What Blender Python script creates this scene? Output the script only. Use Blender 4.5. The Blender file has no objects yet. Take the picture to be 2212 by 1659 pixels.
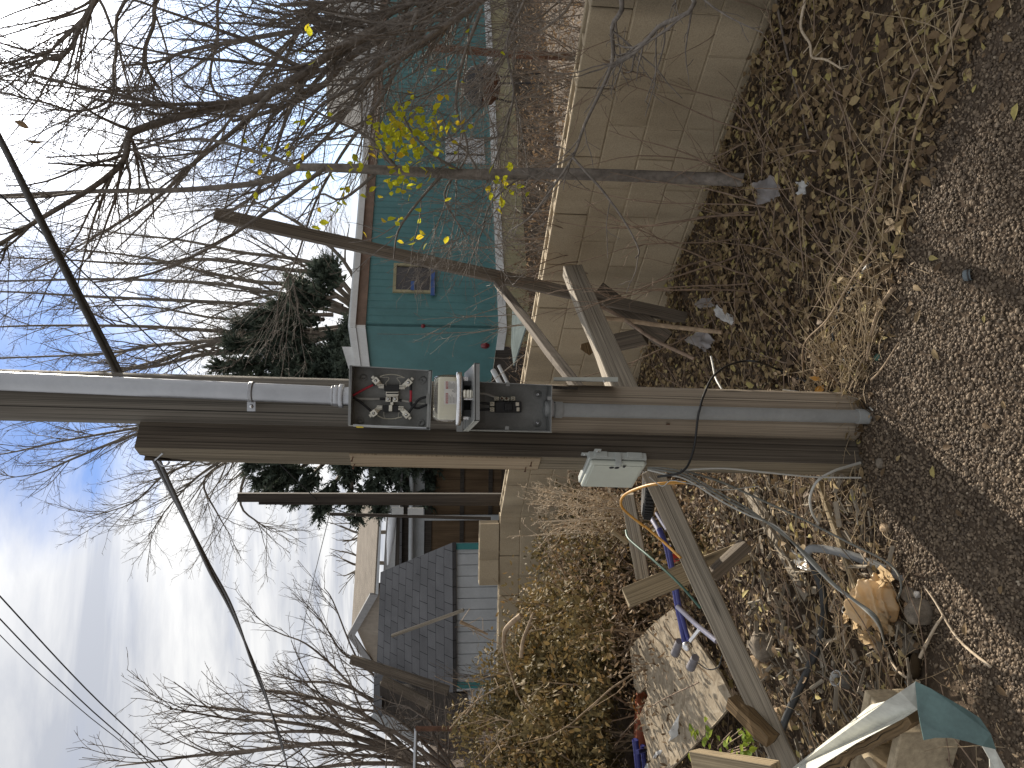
import bpy, bmesh, math, random
import numpy as np
from mathutils import Vector as V, Matrix
S = bpy.context.scene
C = S.collection
R = math.radians
rng = random.Random(11)

# ---------------------------------------------------------------- camera
CAM = V((0, 0, 1.58)); PITCH = R(6.0); ROLL = 0.012
U0 = V((0, math.sin(PITCH), math.cos(PITCH))); R0 = V((1, 0, 0))
UP = U0*math.cos(ROLL) - R0*math.sin(ROLL)          # portrait "up" of the phone
RT = R0*math.cos(ROLL) + U0*math.sin(ROLL)          # portrait "right"
FW = V((0, math.cos(PITCH), -math.sin(PITCH)))
cd = bpy.data.cameras.new('camera'); co = bpy.data.objects.new('camera', cd); C.objects.link(co)
cd.sensor_width = 36; cd.lens = 27; cd.clip_start = 0.05; cd.clip_end = 2000
mx = Matrix((( -UP.x, RT.x, -FW.x), (-UP.y, RT.y, -FW.y), (-UP.z, RT.z, -FW.z))).to_4x4()
mx.translation = CAM; co.matrix_world = mx; S.camera = co     # the phone was held on its side

def ray(x, y):          # x, y: place in the 2212 x 1659 picture -> direction
    return FW + RT*((829.5-y)/1659.0) - UP*((x-1106)/1659.0)
def P(x, y, Y):         # the world point seen there at world depth Y
    d = ray(x, y); return CAM + d*(Y/d.y)
def G(x, y, z=None):    # the point seen there on the ground (or at height z)
    d = ray(x, y)
    if z is not None: return CAM + d*((z-CAM.z)/d.z)
    zz = 0.0
    for _ in range(6):
        p = CAM + d*((zz-CAM.z)/d.z); zz = gz(p.x, p.y)
    return CAM + d*((zz-CAM.z)/d.z)
def crop(x0, y0, sc):
    return lambda zx, zy: ((x0+zx*sc)/1.82278, (y0+zy*sc)/1.82278)
M1 = crop(1340, 1400, 440/2212); M2 = crop(1680, 1400, 520/2212); NB = crop(2230, 1730, 470/2212)
FB = crop(2400, 1900, 500/1659); BG = crop(3200, 2150, 500/1843); SH = crop(1300, 1800, 700/1936)
LB = crop(1300, 2400, 800/2127); OB = crop(2400, 2300, 800/1833); WB = crop(1900, 1000, 700/2074)
TB = crop(3000, 2500, 1032/2212); KB = crop(1200, 0, 900/2133)

# ---------------------------------------------------------------- sun, sky, exposure
SUN_EL, SUN_AZ = R(27.5), R(23)        # azimuth measured from +Y towards +X
SDIR = V((math.sin(SUN_AZ)*math.cos(SUN_EL), math.cos(SUN_AZ)*math.cos(SUN_EL), math.sin(SUN_EL)))
sl = bpy.data.lights.new('sun', 'SUN'); sl.energy = 5.0; sl.angle = R(0.5); sl.color = (1, 0.9, 0.76)
so = bpy.data.objects.new('sun', sl); C.objects.link(so)
so.rotation_euler = (-SDIR).to_track_quat('-Z', 'Y').to_euler(); so.location = SDIR*30
S.view_settings.view_transform = 'Standard'; S.view_settings.look = 'None'
S.view_settings.gamma = 1; S.view_settings.exposure = 0.88; S.view_settings.use_curve_mapping = False

class NT:                               # terse node-tree writer
    def __init__(s, t): s.t = t; s.n = t.nodes; s.n.clear()
    def a(s, ty, **kw):
        n = s.n.new(ty)
        ins = kw.pop('i', {})
        for k, v in kw.items(): setattr(n, k, v)
        for k, v in ins.items():
            if hasattr(v, 'is_output'): s.t.links.new(v, n.inputs[k])
            elif isinstance(v, bpy.types.Node): s.t.links.new(v.outputs[0], n.inputs[k])
            else: n.inputs[k].default_value = v
        return n
    def math(s, op, a, b=0.5, c=None):
        i = {0: a, 1: b}
        if c is not None: i[2] = c
        return s.a('ShaderNodeMath', operation=op, i=i)
    def mix(s, f, a, b, bt='MIX'):
        n = s.a('ShaderNodeMix', data_type='RGBA', blend_type=bt)
        for k, v in ((0, f), (6, a), (7, b)):
            if hasattr(v, 'is_output'): s.t.links.new(v, n.inputs[k])
            elif isinstance(v, bpy.types.Node): s.t.links.new(v.outputs[0] if v.bl_idname != 'ShaderNodeMix' else v.outputs[2], n.inputs[k])
            else: n.inputs[k].default_value = v if k == 0 else (*v[:3], 1)
        return n.outputs[2]
    def ramp(s, f, stops, interp='LINEAR'):
        n = s.a('ShaderNodeValToRGB', i={0: f}); e = n.color_ramp.elements; n.color_ramp.interpolation = interp
        while len(e) > 1: e.remove(e[-1])
        for k, (p, c) in enumerate(stops):
            x = e[0] if k == 0 else e.new(p)
            x.position = p; x.color = (c, c, c, 1) if isinstance(c, (int, float)) else (*c[:3], 1)
        return n.outputs[0]
    def noise(s, vec, scale, detail=4, rough=.55, dist=0.0):
        return s.a('ShaderNodeTexNoise', i={'Vector': vec, 'Scale': scale, 'Detail': detail, 'Roughness': rough, 'Distortion': dist}).outputs[0]
    def maps(s, vec, sc=(1, 1, 1), loc=(0, 0, 0), rot=(0, 0, 0)):
        return s.a('ShaderNodeMapping', i={'Vector': vec, 'Scale': sc, 'Location': loc, 'Rotation': rot}).outputs[0]

w = bpy.data.worlds.new("World"); S.world = w; w.use_nodes = True
t = NT(w.node_tree)
sky = t.a('ShaderNodeTexSky'); sky.sky_type = 'NISHITA'; sky.sun_disc = False
sky.sun_elevation = SUN_EL; sky.sun_rotation = SUN_AZ; sky.air_density = 1.0; sky.dust_density = 0.6; sky.ozone_density = 1.6
bg1 = t.a('ShaderNodeBackground', i={'Color': t.mix(1.0, sky, (.62, .84, 1.25), 'MULTIPLY'), 'Strength': 0.06})
gen = t.a('ShaderNodeTexCoord').outputs['Generated']
sep = t.a('ShaderNodeSeparateXYZ', i={0: gen})
zz = t.math('ADD', t.math('MAXIMUM', sep.outputs[2], 0.0), 0.09)
comb = t.a('ShaderNodeCombineXYZ', i={0: t.math('DIVIDE', sep.outputs[0], zz), 1: t.math('DIVIDE', sep.outputs[1], zz)})
n1 = t.noise(t.maps(comb, (1, 1.5, 1), (3.1, 1.7, 0)), 1.9, 9, .56, .5)
n2 = t.noise(t.maps(comb, (.6, 1.5, 1), (7.4, 2.2, 0)), 1.3, 8, .6, .4)
sdot = t.a('ShaderNodeVectorMath', operation='DOT_PRODUCT', i={0: gen, 1: SDIR}).outputs['Value']
sd = t.math('MAXIMUM', sdot, 0.0)
glow = t.math('POWER', sd, 11.0); glow2 = t.math('POWER', sd, 110.0)
# one open blue gap in the clouds, high and a little to the sun's side of the view
gap_dir = ray(70, 845).normalized()
gd = t.a('ShaderNodeVectorMath', operation='DOT_PRODUCT', i={0: gen, 1: gap_dir}).outputs['Value']
gap = t.ramp(t.math('ADD', gd, t.math('MULTIPLY', t.math('SUBTRACT', n1, .5)  ,   .035)), [(.983, 0), (.9975, 1)])
gap2d = ray(625, 130).normalized()
gd2 = t.a('ShaderNodeVectorMath', operation='DOT_PRODUCT', i={0: gen, 1: gap2d}).outputs['Value']
gap2 = t.ramp(t.math('ADD', gd2, t.math('MULTIPLY', t.math('SUBTRACT', n2, .5), .05)), [(.975, 0), (.995, .8)])
cover = t.ramp(n1, [(.30, .93), (.46, 1)])
cover = t.math('MULTIPLY', cover, t.math('SUBTRACT', 1.0, t.math('MULTIPLY', gap, .98)))
cover = t.math('MULTIPLY', cover, t.math('SUBTRACT', 1.0, gap2))
behind = t.ramp(t.math('ADD', t.math('MULTIPLY', sep.outputs[1], .5), .5), [(.15, .92), (.72, 1)])   # unseen sky behind the camera, dimmed a little to cut the fill light
ccol = t.ramp(n2, [(.38, (.50, .525, .585)), (.50, (.68, .69, .715)), (.60, (.84, .84, .84))])
cst = t.math('ADD', t.math('MULTIPLY', t.math('ADD', .585, t.math('MULTIPLY', glow, .95)), behind), t.math('MULTIPLY', glow2, 3.0))
bg2 = t.a('ShaderNodeBackground', i={'Color': ccol, 'Strength': cst})
ms = t.a('ShaderNodeMixShader', i={0: cover, 1: bg1, 2: bg2})
t.a('ShaderNodeOutputWorld', i={0: ms})

# ---------------------------------------------------------------- materials
MATS = {}
def newmat(name):
    m = bpy.data.materials.new(name); m.use_nodes = True; MATS[name] = m
    return m, NT(m.node_tree)
def finish(t, col, rough=.7, metal=0.0, bump=None, bs=.4, bd=.002, spec=.35, **kw):
    i = {'Base Color': col if not isinstance(col, tuple) else (*col, 1), 'Roughness': rough, 'Metallic': metal, 'Specular IOR Level': spec}
    if bump is not None:
        i['Normal'] = t.a('ShaderNodeBump', i={'Height': bump, 'Strength': bs, 'Distance': bd}).outputs[0]
    i.update(kw)
    b = t.a('ShaderNodeBsdfPrincipled', i=i)
    t.a('ShaderNodeOutputMaterial', i={0: b}); return b
def plain(name, col, rough=.55, metal=0.0, var=.18, scale=9, spec=.4, bump=.15):
    m, t = newmat(name); o = t.a('ShaderNodeTexCoord').outputs['Object']
    n = t.noise(o, scale, 6, .6); n2 = t.noise(o, scale*9, 4, .6)
    f = t.math('ADD', t.math('MULTIPLY', n, .7), t.math('MULTIPLY', n2, .3))
    lo = tuple(c*(1-var*1.6) for c in col); hi = tuple(min(1, c*(1+var*1.2)) for c in col)
    finish(t, t.ramp(f, [(.3, lo), (.7, hi)]), t.math('ADD', t.math('MULTIPLY', n2, .25), rough-.12), metal, n2, bump, .001, spec)
    return m
def wood(name, dark, light, crack=.5, u=55, v=1.6, rough=.85, knots=True, zmix=None):
    m, t = newmat(name); uv = t.a('ShaderNodeTexCoord').outputs['UV']
    g = t.noise(t.maps(uv, (u, v, 1)), 1, 6, .62, .4)
    g2 = t.noise(t.maps(uv, (u*3.2, v*1.5, 1), (4, 2, 0)), 1, 4, .6)
    big = t.noise(t.maps(uv, (7, 1.3, 1), (1, 5, 0)), 1, 4, .6)
    f = t.math('ADD', t.math('MULTIPLY', g, .6), t.math('MULTIPLY', g2, .4))
    col = t.ramp(f, [(.36, dark), (.62, light)])
    if zmix:                            # weathered grey above, newer tan wood below, along the pole
        z0, z1, d2, l2 = zmix
        pos = t.a('ShaderNodeNewGeometry').outputs['Position']
        pz = t.a('ShaderNodeSeparateXYZ', i={0: pos}).outputs[2]
        k = t.ramp(t.math('ADD', t.math('MULTIPLY', t.math('SUBTRACT', pz, z0), 1/(z1-z0)), t.math('MULTIPLY', t.math('SUBTRACT', big, .5), 1.0)), [(0.2, 1), (.8, 0)])
        col = t.mix(k, col, t.ramp(f, [(.36, d2), (.62, l2)]))
    col = t.mix(.55, col, t.ramp(big, [(.3, .55), (.7, 1.0)]), 'MULTIPLY')
    cr = t.ramp(t.noise(t.maps(uv, (u*1.7, v*.35, 1), (9, 1, 0)), 1, 3, .5, .3), [(.34, 0.0), (.40, 1.0)])
    col = t.mix(crack, col, cr, 'MULTIPLY')
    if knots:
        vo = t.a('ShaderNodeTexVoronoi', i={'Vector': t.maps(uv, (9, 1.7, 1), (.3, .1, 0)), 'Scale': 1.0, 'Randomness': 1.0}).outputs['Distance']
        col = t.mix(.8, col, t.ramp(vo, [(.05, .25), (.12, 1)]), 'MULTIPLY')
    h = t.math('ADD', f, t.math('MULTIPLY', cr, .5))
    finish(t, col, rough, 0, h, .6, .003, .2); return m
def leafmat(name, stops, trans=.35, rough=.7, sp=.25):
    m, t = newmat(name); uv = t.a('ShaderNodeTexCoord').outputs['UV']
    s = t.a('ShaderNodeSeparateXYZ', i={0: uv})
    col = t.ramp(s.outputs[0], stops)
    o = t.a('ShaderNodeTexCoord').outputs['Object']
    col = t.mix(.35, col, t.ramp(t.noise(o, 90, 3), [(.35, .45), (.65, 1)]), 'MULTIPLY')
    b = t.a('ShaderNodeBsdfPrincipled', i={'Base Color': col, 'Roughness': rough, 'Specular IOR Level': sp})
    tr = t.a('ShaderNodeBsdfTranslucent', i={'Color': col})
    t.a('ShaderNodeOutputMaterial', i={0: t.a('ShaderNodeMixShader', i={0: trans, 1: b, 2: tr})}); return m
def bark(name, dark, light, sc=35):
    m, t = newmat(name); o = t.a('ShaderNodeTexCoord').outputs['Object']
    n = t.noise(o, sc, 6, .65); n2 = t.noise(t.maps(o, (3, 3, .5)), sc*.3, 4)
    col = t.ramp(t.math('ADD', t.math('MULTIPLY', n, .6), t.math('MULTIPLY', n2, .4)), [(.32, dark), (.66, light)])
    finish(t, col, .8, 0, n, .5, .003, .25); return m

wood('pole_wood', (.080, .073, .062), (.27, .245, .205), .85, 150, .8, zmix=(1.0, 1.75, (.19, .15, .108), (.44, .37, .28)))
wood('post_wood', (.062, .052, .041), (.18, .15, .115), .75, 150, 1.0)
wood('post_side', (.11, .09, .062), (.32, .27, .19), .75, 150, 1.0)  # lighter copy of the post wood, skylight on that side painted in
wood('post_fresh', (.25, .185, .115), (.49, .39, .265), .5, 120, 1.0)
wood('wood_grey', (.14, .12, .092), (.43, .375, .295), .75, 170, 1.2)
wood('wood_brown', (.068, .056, .043), (.22, .18, .138), .75, 170, 1.2)
wood('wood_dark', (.035, .030, .026), (.085, .072, .06), .6, 50, 1.0, knots=False)
wood('wood_rot', (.06, .04, .022), (.27, .18, .09), .8, 60, 3)
wood('wood_yellow', (.17, .13, .08), (.42, .335, .21), .65, 140, 1.3)
wood('door_wood', (.095, .062, .036), (.165, .112, .066), .3, 14, .7, knots=False)
plain('galvanised', (.43, .44, .455), .45, .85, .12, 6, .5, .05)
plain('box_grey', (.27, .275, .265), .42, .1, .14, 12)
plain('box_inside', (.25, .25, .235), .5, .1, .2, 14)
plain('box_sun', (.42, .43, .38), .5, .0, .1, 12)  # lighter copy of the box grey, sunlight painted into the colour
plain('pvc_grey', (.27, .275, .265), .5, 0, .12, 7)
plain('nid_plastic', (.52, .545, .47), .42, 0, .07, 6, .45, .04)
plain('nid_base', (.40, .42, .39), .5, 0, .08, 6, .4, .04)
plain('tin_plate', (.62, .59, .50), .33, .85, .12, 30)
plain('chrome', (.7, .7, .7), .22, 1, .08, 20)
plain('black_plastic', (.014, .014, .014), .4, 0, .2, 20)
plain('black_cable', (.018, .018, .018), .45, 0, .2, 20)
plain('slate_sheet', (.10, .12, .12), .9, 0, .2, 4, .0)
plain('gable_grey', (.27, .235, .19), .85, 0, .15, 3)
plain('grey_trim', (.27, .27, .27), .7, 0, .15, 4)
plain('cable_line', (.12, .12, .12), .6, 0, .3, 40)
plain('wire_white', (.42, .41, .37), .5, 0, .12, 30)
plain('wire_grey', (.155, .155, .135), .55, 0, .25, 30)
plain('wire_red', (.50, .035, .055), .45, 0, .15, 30)
plain('cord_orange', (.48, .24, .04), .5, 0, .15, 30)
plain('cord_green', (.045, .10, .075), .5, 0, .15, 30)
plain('lug_cream', (.58, .55, .44), .4, .3, .12, 40)
plain('label_white', (.72, .70, .68), .6, 0, .04, 20)
plain('label_red', (.42, .10, .09), .6, 0, .08, 30)
plain('label_black', (.05, .05, .05), .6, 0, .1, 30)
plain('sticker_yellow', (.72, .55, .05), .5, 0, .05, 30)
plain('sticker_grey', (.20, .20, .19), .5, 0, .1, 30)
plain('meter_cream', (.66, .63, .50), .5, 0, .06, 8)
plain('white_paint', (.60, .61, .60), .6, 0, .12, 3)
plain('white_siding', (.44, .46, .47), .65, 0, .12, 3)
plain('brown_fascia', (.175, .115, .082), .7, 0, .25, 5)
plain('teal_paint', (.070, .185, .19), .55, 0, .14, 2.2)
plain('teal_trim', (.04, .20, .20), .6, 0, .1, 3)
plain('skirt_yellow', (.30, .27, .16), .7, 0, .15, 4)
plain('lamp_red', (.16, .02, .025), .3, 0, .2, 30)
plain('blue_tape', (.035, .09, .27), .6, 0, .1, 10)
plain('window_dark', (.035, .028, .026), .12, 0, .3, 8)
plain('rust', (.12, .060, .036), .8, 0, .4, 18)
plain('soot', (.022, .022, .024), .7, 0, .3, 14)
plain('bike_blue', (.04, .045, .19), .35, 0, .2, 20)
plain('bike_pale', (.30, .30, .38), .4, .2, .15, 20)
plain('rubber', (.02, .02, .02), .8, 0, .3, 30)
plain('grip_grey', (.16, .15, .16), .8, 0, .2, 30)
plain('terracotta', (.30, .085, .035), .6, 0, .2, 12)
plain('stone_grey', (.19, .16, .125), .9, 0, .4, 25, .2, .6)
plain('stone_tan', (.42, .31, .20), .9, 0, .35, 25, .2, .6)
plain('plaster_white', (.66, .62, .56), .9, 0, .25, 40, .2, .8)
plain('hose_grey', (.17, .175, .175), .5, 0, .2, 14)
plain('hose_black', (.035, .036, .036), .55, 0, .3, 14)
plain('sheet_teal', (.095, .155, .145), .5, 0, .28, 7)
plain('sheet_pale', (.50, .50, .44), .5, 0, .22, 8)
plain('roll_white', (.75, .77, .8), .4, 0, .1, 4)
plain('glass_jar', (.55, .53, .5), .15, 0, .2, 40)
plain('cap_bluegrey', (.13, .155, .165), .5, 0, .2, 40)
plain('can_red', (.45, .04, .03), .4, 0, .2, 40)
bark('bark_grey', (.075, .065, .055), (.235, .205, .175))
bark('bark_far', (.10, .088, .072), (.20, .175, .145), 12)
bark('bark_brown', (.075, .060, .048), (.22, .18, .145))
bark('stem_tan', (.17, .12, .075), (.40, .30, .20))
bark('straw', (.20, .145, .085), (.46, .365, .24), 60)
bark('weed_red', (.11, .078, .055), (.29, .21, .15))
bark('weed_pale', (.30, .23, .155), (.62, .52, .39), 60)
leafmat('leaf_litter', [(0, (.10, .064, .035)), (.35, (.185, .124, .066)), (.65, (.265, .19, .098)), (.9, (.36, .275, .135)), (1, (.40, .34, .115))], .18)
leafmat('leaf_yellow', [(0, (.36, .37, .02)), (.6, (.50, .50, .03)), (1, (.62, .42, .03))], .6)
leafmat('leaf_bush', [(0, (.060, .050, .026)), (.4, (.125, .098, .042)), (.7, (.19, .14, .060)), (.92, (.25, .155, .062)), (1, (.44, .26, .04))], .25, .65, .15)
leafmat('leaf_green', [(0, (.16, .25, .03)), (1, (.36, .42, .04))], .5)
leafmat('needles', [(0, (.048, .066, .050)), (1, (.095, .118, .084))], .2)
leafmat('dry_chaff', [(0, (.10, .065, .038)), (.5, (.21, .14, .08)), (1, (.46, .36, .24))], .25)

# concrete block (with a shadow band painted down its near part)
SHADOW_BAND = 1.55
m, t = newmat('concrete_block'); o = t.a('ShaderNodeTexCoord').outputs['Object']; uv = t.a('ShaderNodeTexCoord').outputs['UV']
su = t.a('ShaderNodeSeparateXYZ', i={0: uv}).outputs[0]
n = t.noise(o, 2.2, 5, .6); f = t.noise(o, 150, 3, .7); st = t.noise(t.maps(o, (2.2, 2.2, .35)), 1.6, 5, .6)
col = t.ramp(t.math('ADD', t.math('MULTIPLY', n, .75), t.math('MULTIPLY', su, .2)), [(.22, (.36, .29, .195)), (.75, (.50, .42, .30))])
col = t.mix(.6, col, t.ramp(f, [(.3, .55), (.6, 1)]), 'MULTIPLY')
col = t.mix(.45, col, t.ramp(st, [(.36, .45), (.55, 1)]), 'MULTIPLY')
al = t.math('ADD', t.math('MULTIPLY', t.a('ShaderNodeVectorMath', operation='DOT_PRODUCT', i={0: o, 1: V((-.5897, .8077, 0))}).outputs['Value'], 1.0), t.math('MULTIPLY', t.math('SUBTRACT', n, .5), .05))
col = t.mix(.8, col, t.ramp(t.math('DIVIDE', al, 10.0), [(SHADOW_BAND/10-.012, 1), (SHADOW_BAND/10-.002, .50), (SHADOW_BAND/10+.004, .45), (SHADOW_BAND/10+.007, 1)]), 'MULTIPLY')
finish(t, col, .95, 0, f, .5, .003, .15)
plain('mortar', (.38, .315, .22), .95, 0, .2, 30, .1, .5)
plain('block_cream', (.42, .345, .235), .95, 0, .25, 45, .1, .7)

# roof shingles
def shingle(name, c1, c2, mort, bw, rh):
    m, t = newmat(name); uv = t.a('ShaderNodeTexCoord').outputs['UV']
    b = t.a('ShaderNodeTexBrick', i={'Vector': uv, 'Color1': (*c1, 1), 'Color2': (*c2, 1), 'Mortar': (*mort, 1), 'Scale': 1.0, 'Mortar Size': .006, 'Mortar Smooth': .2, 'Bias': 0.0, 'Brick Width': bw, 'Row Height': rh})
    col = t.mix(.6, b.outputs[0], t.ramp(t.noise(uv, 60, 3, .7), [(.3, .6), (.65, 1)]), 'MULTIPLY')
    col = t.mix(.5, col, t.ramp(t.noise(uv, 1.6, 5, .6), [(.35, .6), (.6, 1)]), 'MULTIPLY')
    finish(t, col, .9, 0, b.outputs[1], -.5, .01, .15)
shingle('shingle_dark', (.145, .145, .150), (.118, .118, .122), (.022, .022, .024), .29, .25)
shingle('shingle_brown', (.27, .235, .195), (.23, .20, .165), (.11, .095, .08), .25, .14)
shingle('shingle_grey', (.24, .235, .225), (.20, .195, .19), (.11, .11, .11), .25, .14)

# chipped flake board
m, t = newmat('flake_board'); uv = t.a('ShaderNodeTexCoord').outputs['UV']
cols = None
for k, (a, sc) in enumerate(((.3, (55, 12, 1)), (1.4, (50, 10, 1)), (-.7, (65, 14, 1)))):
    vo = t.a('ShaderNodeTexVoronoi', i={'Vector': t.maps(t.maps(uv, (1, 1, 1), (0, 0, 0), (0, 0, a)), sc), 'Scale': 1.0}).outputs['Color']
    c = t.ramp(t.a('ShaderNodeSeparateColor', i={0: vo}).outputs[0], [(0, (.22, .175, .12)), (.5, (.285, .235, .168)), (1, (.36, .305, .225))])
    if cols is None: cols = c
    else: cols = t.mix(t.ramp(t.noise(t.maps(uv, (1, 1, 1), (k*3, 0, 0)), 22, 2), [(.47, 0), (.53, 1)]), cols, c)
cols = t.mix(.5, cols, t.ramp(t.noise(uv, 4, 5, .6), [(.35, .5), (.6, 1)]), 'MULTIPLY')
finish(t, cols, .85, 0, t.noise(uv, 60, 4), .4, .002, .2)

# soil with the gravel's and the leaves' colours
m, t = newmat('soil'); o = t.a('ShaderNodeTexCoord').outputs['Object']
n = t.noise(o, 1.3, 5, .6); f = t.noise(o, 60, 4, .7)
vo = t.a('ShaderNodeTexVoronoi', i={'Vector': o, 'Scale': 75.0}).outputs['Color']
col = t.mix(t.ramp(n, [(.4, 0), (.6, 1)]), (.062, .045, .032), (.105, .078, .055))
col = t.mix(.5, col, t.ramp(t.a('ShaderNodeSeparateColor', i={0: vo}).outputs[0], [(0, .3), (1, 1.0)]), 'MULTIPLY')
finish(t, col, .95, 0, f, .8, .01, .1)
m, t = newmat('pebbles'); uv = t.a('ShaderNodeTexCoord').outputs['UV']; o = t.a('ShaderNodeTexCoord').outputs['Object']
su = t.a('ShaderNodeSeparateXYZ', i={0: uv}).outputs[0]
col = t.ramp(su, [(0, (.060, .044, .031)), (.4, (.118, .087, .058)), (.75, (.175, .130, .086)), (.93, (.265, .205, .142)), (1, (.40, .335, .25))])
col = t.mix(.4, col, t.ramp(t.noise(o, 220, 3), [(.35, .6), (.65, 1)]), 'MULTIPLY')
finish(t, col, .75, 0, t.noise(o, 400, 3), .25, .001, .35)
# see-through plastics
m, t = newmat('clear_dome'); b = t.a('ShaderNodeBsdfTransparent', i={'Color': (.96, .955, .93, 1)})
gl = t.a('ShaderNodeBsdfGlossy', i={'Color': (1, 1, .97, 1), 'Roughness': .09})
lw = t.a('ShaderNodeLayerWeight', i={'Blend': .25}).outputs['Fresnel']
t.a('ShaderNodeOutputMaterial', i={0: t.a('ShaderNodeMixShader', i={0: t.math('ADD', t.math('MULTIPLY', lw, .75), .05), 1: b, 2: gl})})
def film(name, col, tp, trl):
    m, t = newmat(name); o = t.a('ShaderNodeTexCoord').outputs['Object']
    cc = t.mix(.6, col, t.ramp(t.noise(o, 14, 5, .6), [(.3, .6), (.65, 1)]), 'MULTIPLY')
    a = t.a('ShaderNodeBsdfPrincipled', i={'Base Color': cc, 'Roughness': .3, 'Specular IOR Level': .5})
    b = t.a('ShaderNodeBsdfTranslucent', i={'Color': cc}); c = t.a('ShaderNodeBsdfTransparent')
    x = t.a('ShaderNodeMixShader', i={0: trl, 1: a, 2: b})
    t.a('ShaderNodeOutputMaterial', i={0: t.a('ShaderNodeMixShader', i={0: tp, 1: x, 2: c})})
film('film_grey', (.42, .40, .40), .35, .3)
film('film_white', (.72, .72, .70), .05, .35)
film('bag_tan', (.70, .53, .32), .02, .42)

# ---------------------------------------------------------------- mesh writer
def frame(d, hint=None):
    d = d.normalized()
    h = hint if hint is not None else (V((0, 0, 1)) if abs(d.z) < .9 else V((1, 0, 0)))
    a = (h - d*h.dot(d))
    if a.length < 1e-6: a = d.orthogonal()
    a.normalize(); return a, d.cross(a)
class MB:
    def __init__(s): s.v = []; s.f = []; s.uv = []; s.sm = []
    def add(s, vs, fs, uvs=None, smooth=False):
        b = len(s.v); s.v += [tuple(p) for p in vs]
        for k, f in enumerate(fs):
            s.f.append([b+i for i in f]); s.sm.append(smooth)
            if uvs is None: s.uv += [(0.5, .5)]*len(f)
            elif isinstance(uvs, tuple): s.uv += [uvs]*len(f)
            else: s.uv += uvs[k]
        return s
    def tube(s, pts, rad, n=8, caps=True, smooth=True, ov=None):
        pts = [V(p) for p in pts]; m = len(pts)
        if not isinstance(rad, (list, tuple)): rad = [rad]*m
        d = (pts[1]-pts[0]); a, b = frame(d)
        if ov is None: ov = rng.random()*20
        vs = []; L = ov; ls = []
        for k in range(m):
            dk = (pts[min(k+1, m-1)]-pts[max(k-1, 0)])
            if dk.length < 1e-9: dk = d
            dk = dk.normalized()
            a = a - dk*a.dot(dk)
            a = a.normalized() if a.length > 1e-6 else dk.orthogonal().normalized()
            b = dk.cross(a)
            if k: L += (pts[k]-pts[k-1]).length
            ls.append(L)
            for j in range(n):
                an = 2*math.pi*j/n; vs.append(pts[k]+(a*math.cos(an)+b*math.sin(an))*rad[k])
        fs = []; uv = []; r0 = max(rad)*2*math.pi/n
        for k in range(m-1):
            for j in range(n):
                j2 = (j+1) % n
                fs.append((k*n+j, k*n+j2, (k+1)*n+j2, (k+1)*n+j))
                uv.append([(j*r0, ls[k]), ((j+1)*r0, ls[k]), ((j+1)*r0, ls[k+1]), (j*r0, ls[k+1])])
        s.add(vs, fs, uv, smooth)
        if caps:
            s.add(vs[:n], [list(range(n))[::-1]], [[(v.x, v.y) for v in vs[:n]]]); s.add(vs[-n:], [list(range(n))], [[(v.x, v.y) for v in vs[-n:]]])
        return s
    def beam(s, p0, p1, wd, th, hint=None, tw=None, rough=0.0, segs=1):   # a board: wd along the hint, th across it
        p0, p1 = V(p0), V(p1); d = p1-p0; a, b = frame(d, hint); L = d.length
        o = rng.random()*9; vs = []
        for k in range(segs+1):
            q = p0+d*(k/segs); j = lambda: (rng.random()-.5)*rough
            for sa, sb in ((-1, -1), (1, -1), (1, 1), (-1, 1)): vs.append(q+a*(sa*wd/2+j())+b*(sb*th/2+j())+d.normalized()*(j()*2 if k in (0, segs) else 0))
        fs = []; uv = []
        edges = (0, wd, wd+th, 2*wd+th, 2*wd+2*th)
        for k in range(segs):
            for e in range(4):
                e2 = (e+1) % 4; fs.append((k*4+e, k*4+e2, k*4+4+e2, k*4+4+e))
                uv.append([(o+edges[e], o+L*k/segs), (o+edges[e+1], o+L*k/segs), (o+edges[e+1], o+L*(k+1)/segs), (o+edges[e], o+L*(k+1)/segs)])
        fs += [(3, 2, 1, 0), tuple(segs*4+i for i in range(4))]; q = [(o, o), (o+wd*.1, o), (o+wd*.1, o+.02), (o, o+.02)]; uv += [q, q]
        return s.add(vs, fs, uv)
    def box(s, c, sx, sy, sz, ax=None, uvs=None):
        c = V(c); X, Y, Z = ax or (V((1, 0, 0)), V((0, 1, 0)), V((0, 0, 1)))
        vs = [c+X*(i*sx/2)+Y*(j*sy/2)+Z*(k*sz/2) for k in (-1, 1) for j in (-1, 1) for i in (-1, 1)]
        fs = [(0, 2, 3, 1), (4, 5, 7, 6), (0, 1, 5, 4), (2, 6, 7, 3), (0, 4, 6, 2), (1, 3, 7, 5)]
        if uvs is None:
            o = rng.random()*5; uvs = []
            for f, (a, b) in zip(fs, ((sy, sx), (sx, sy), (sx, sz), (sz, sx), (sz, sy), (sy, sz))): uvs.append([(o, o), (o+a, o), (o+a, o+b), (o, o+b)])
        return s.add(vs, fs, uvs)
    def slab(s, pts, n, uvs=None):       # extruded outline
        pts = [V(p) for p in pts]; m = len(pts); n = V(n)
        d = (pts[1]-pts[0]).normalized(); e = (pts[-1]-pts[0]); e = (e-d*e.dot(d)).normalized()
        q = [((p-pts[0]).dot(d), (p-pts[0]).dot(e)) for p in pts]
        s.add(pts, [list(range(m))], [q]); s.add([p+n for p in pts], [list(range(m))[::-1]], [q[::-1]])
        for k in range(m):
            k2 = (k+1) % m; l = (pts[k2]-pts[k]).length
            s.add([pts[k], pts[k2], pts[k2]+n, pts[k]+n], [(1, 0, 3, 2)], [[(l, 0), (0, 0), (0, n.length), (l, n.length)]])
        return s
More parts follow.
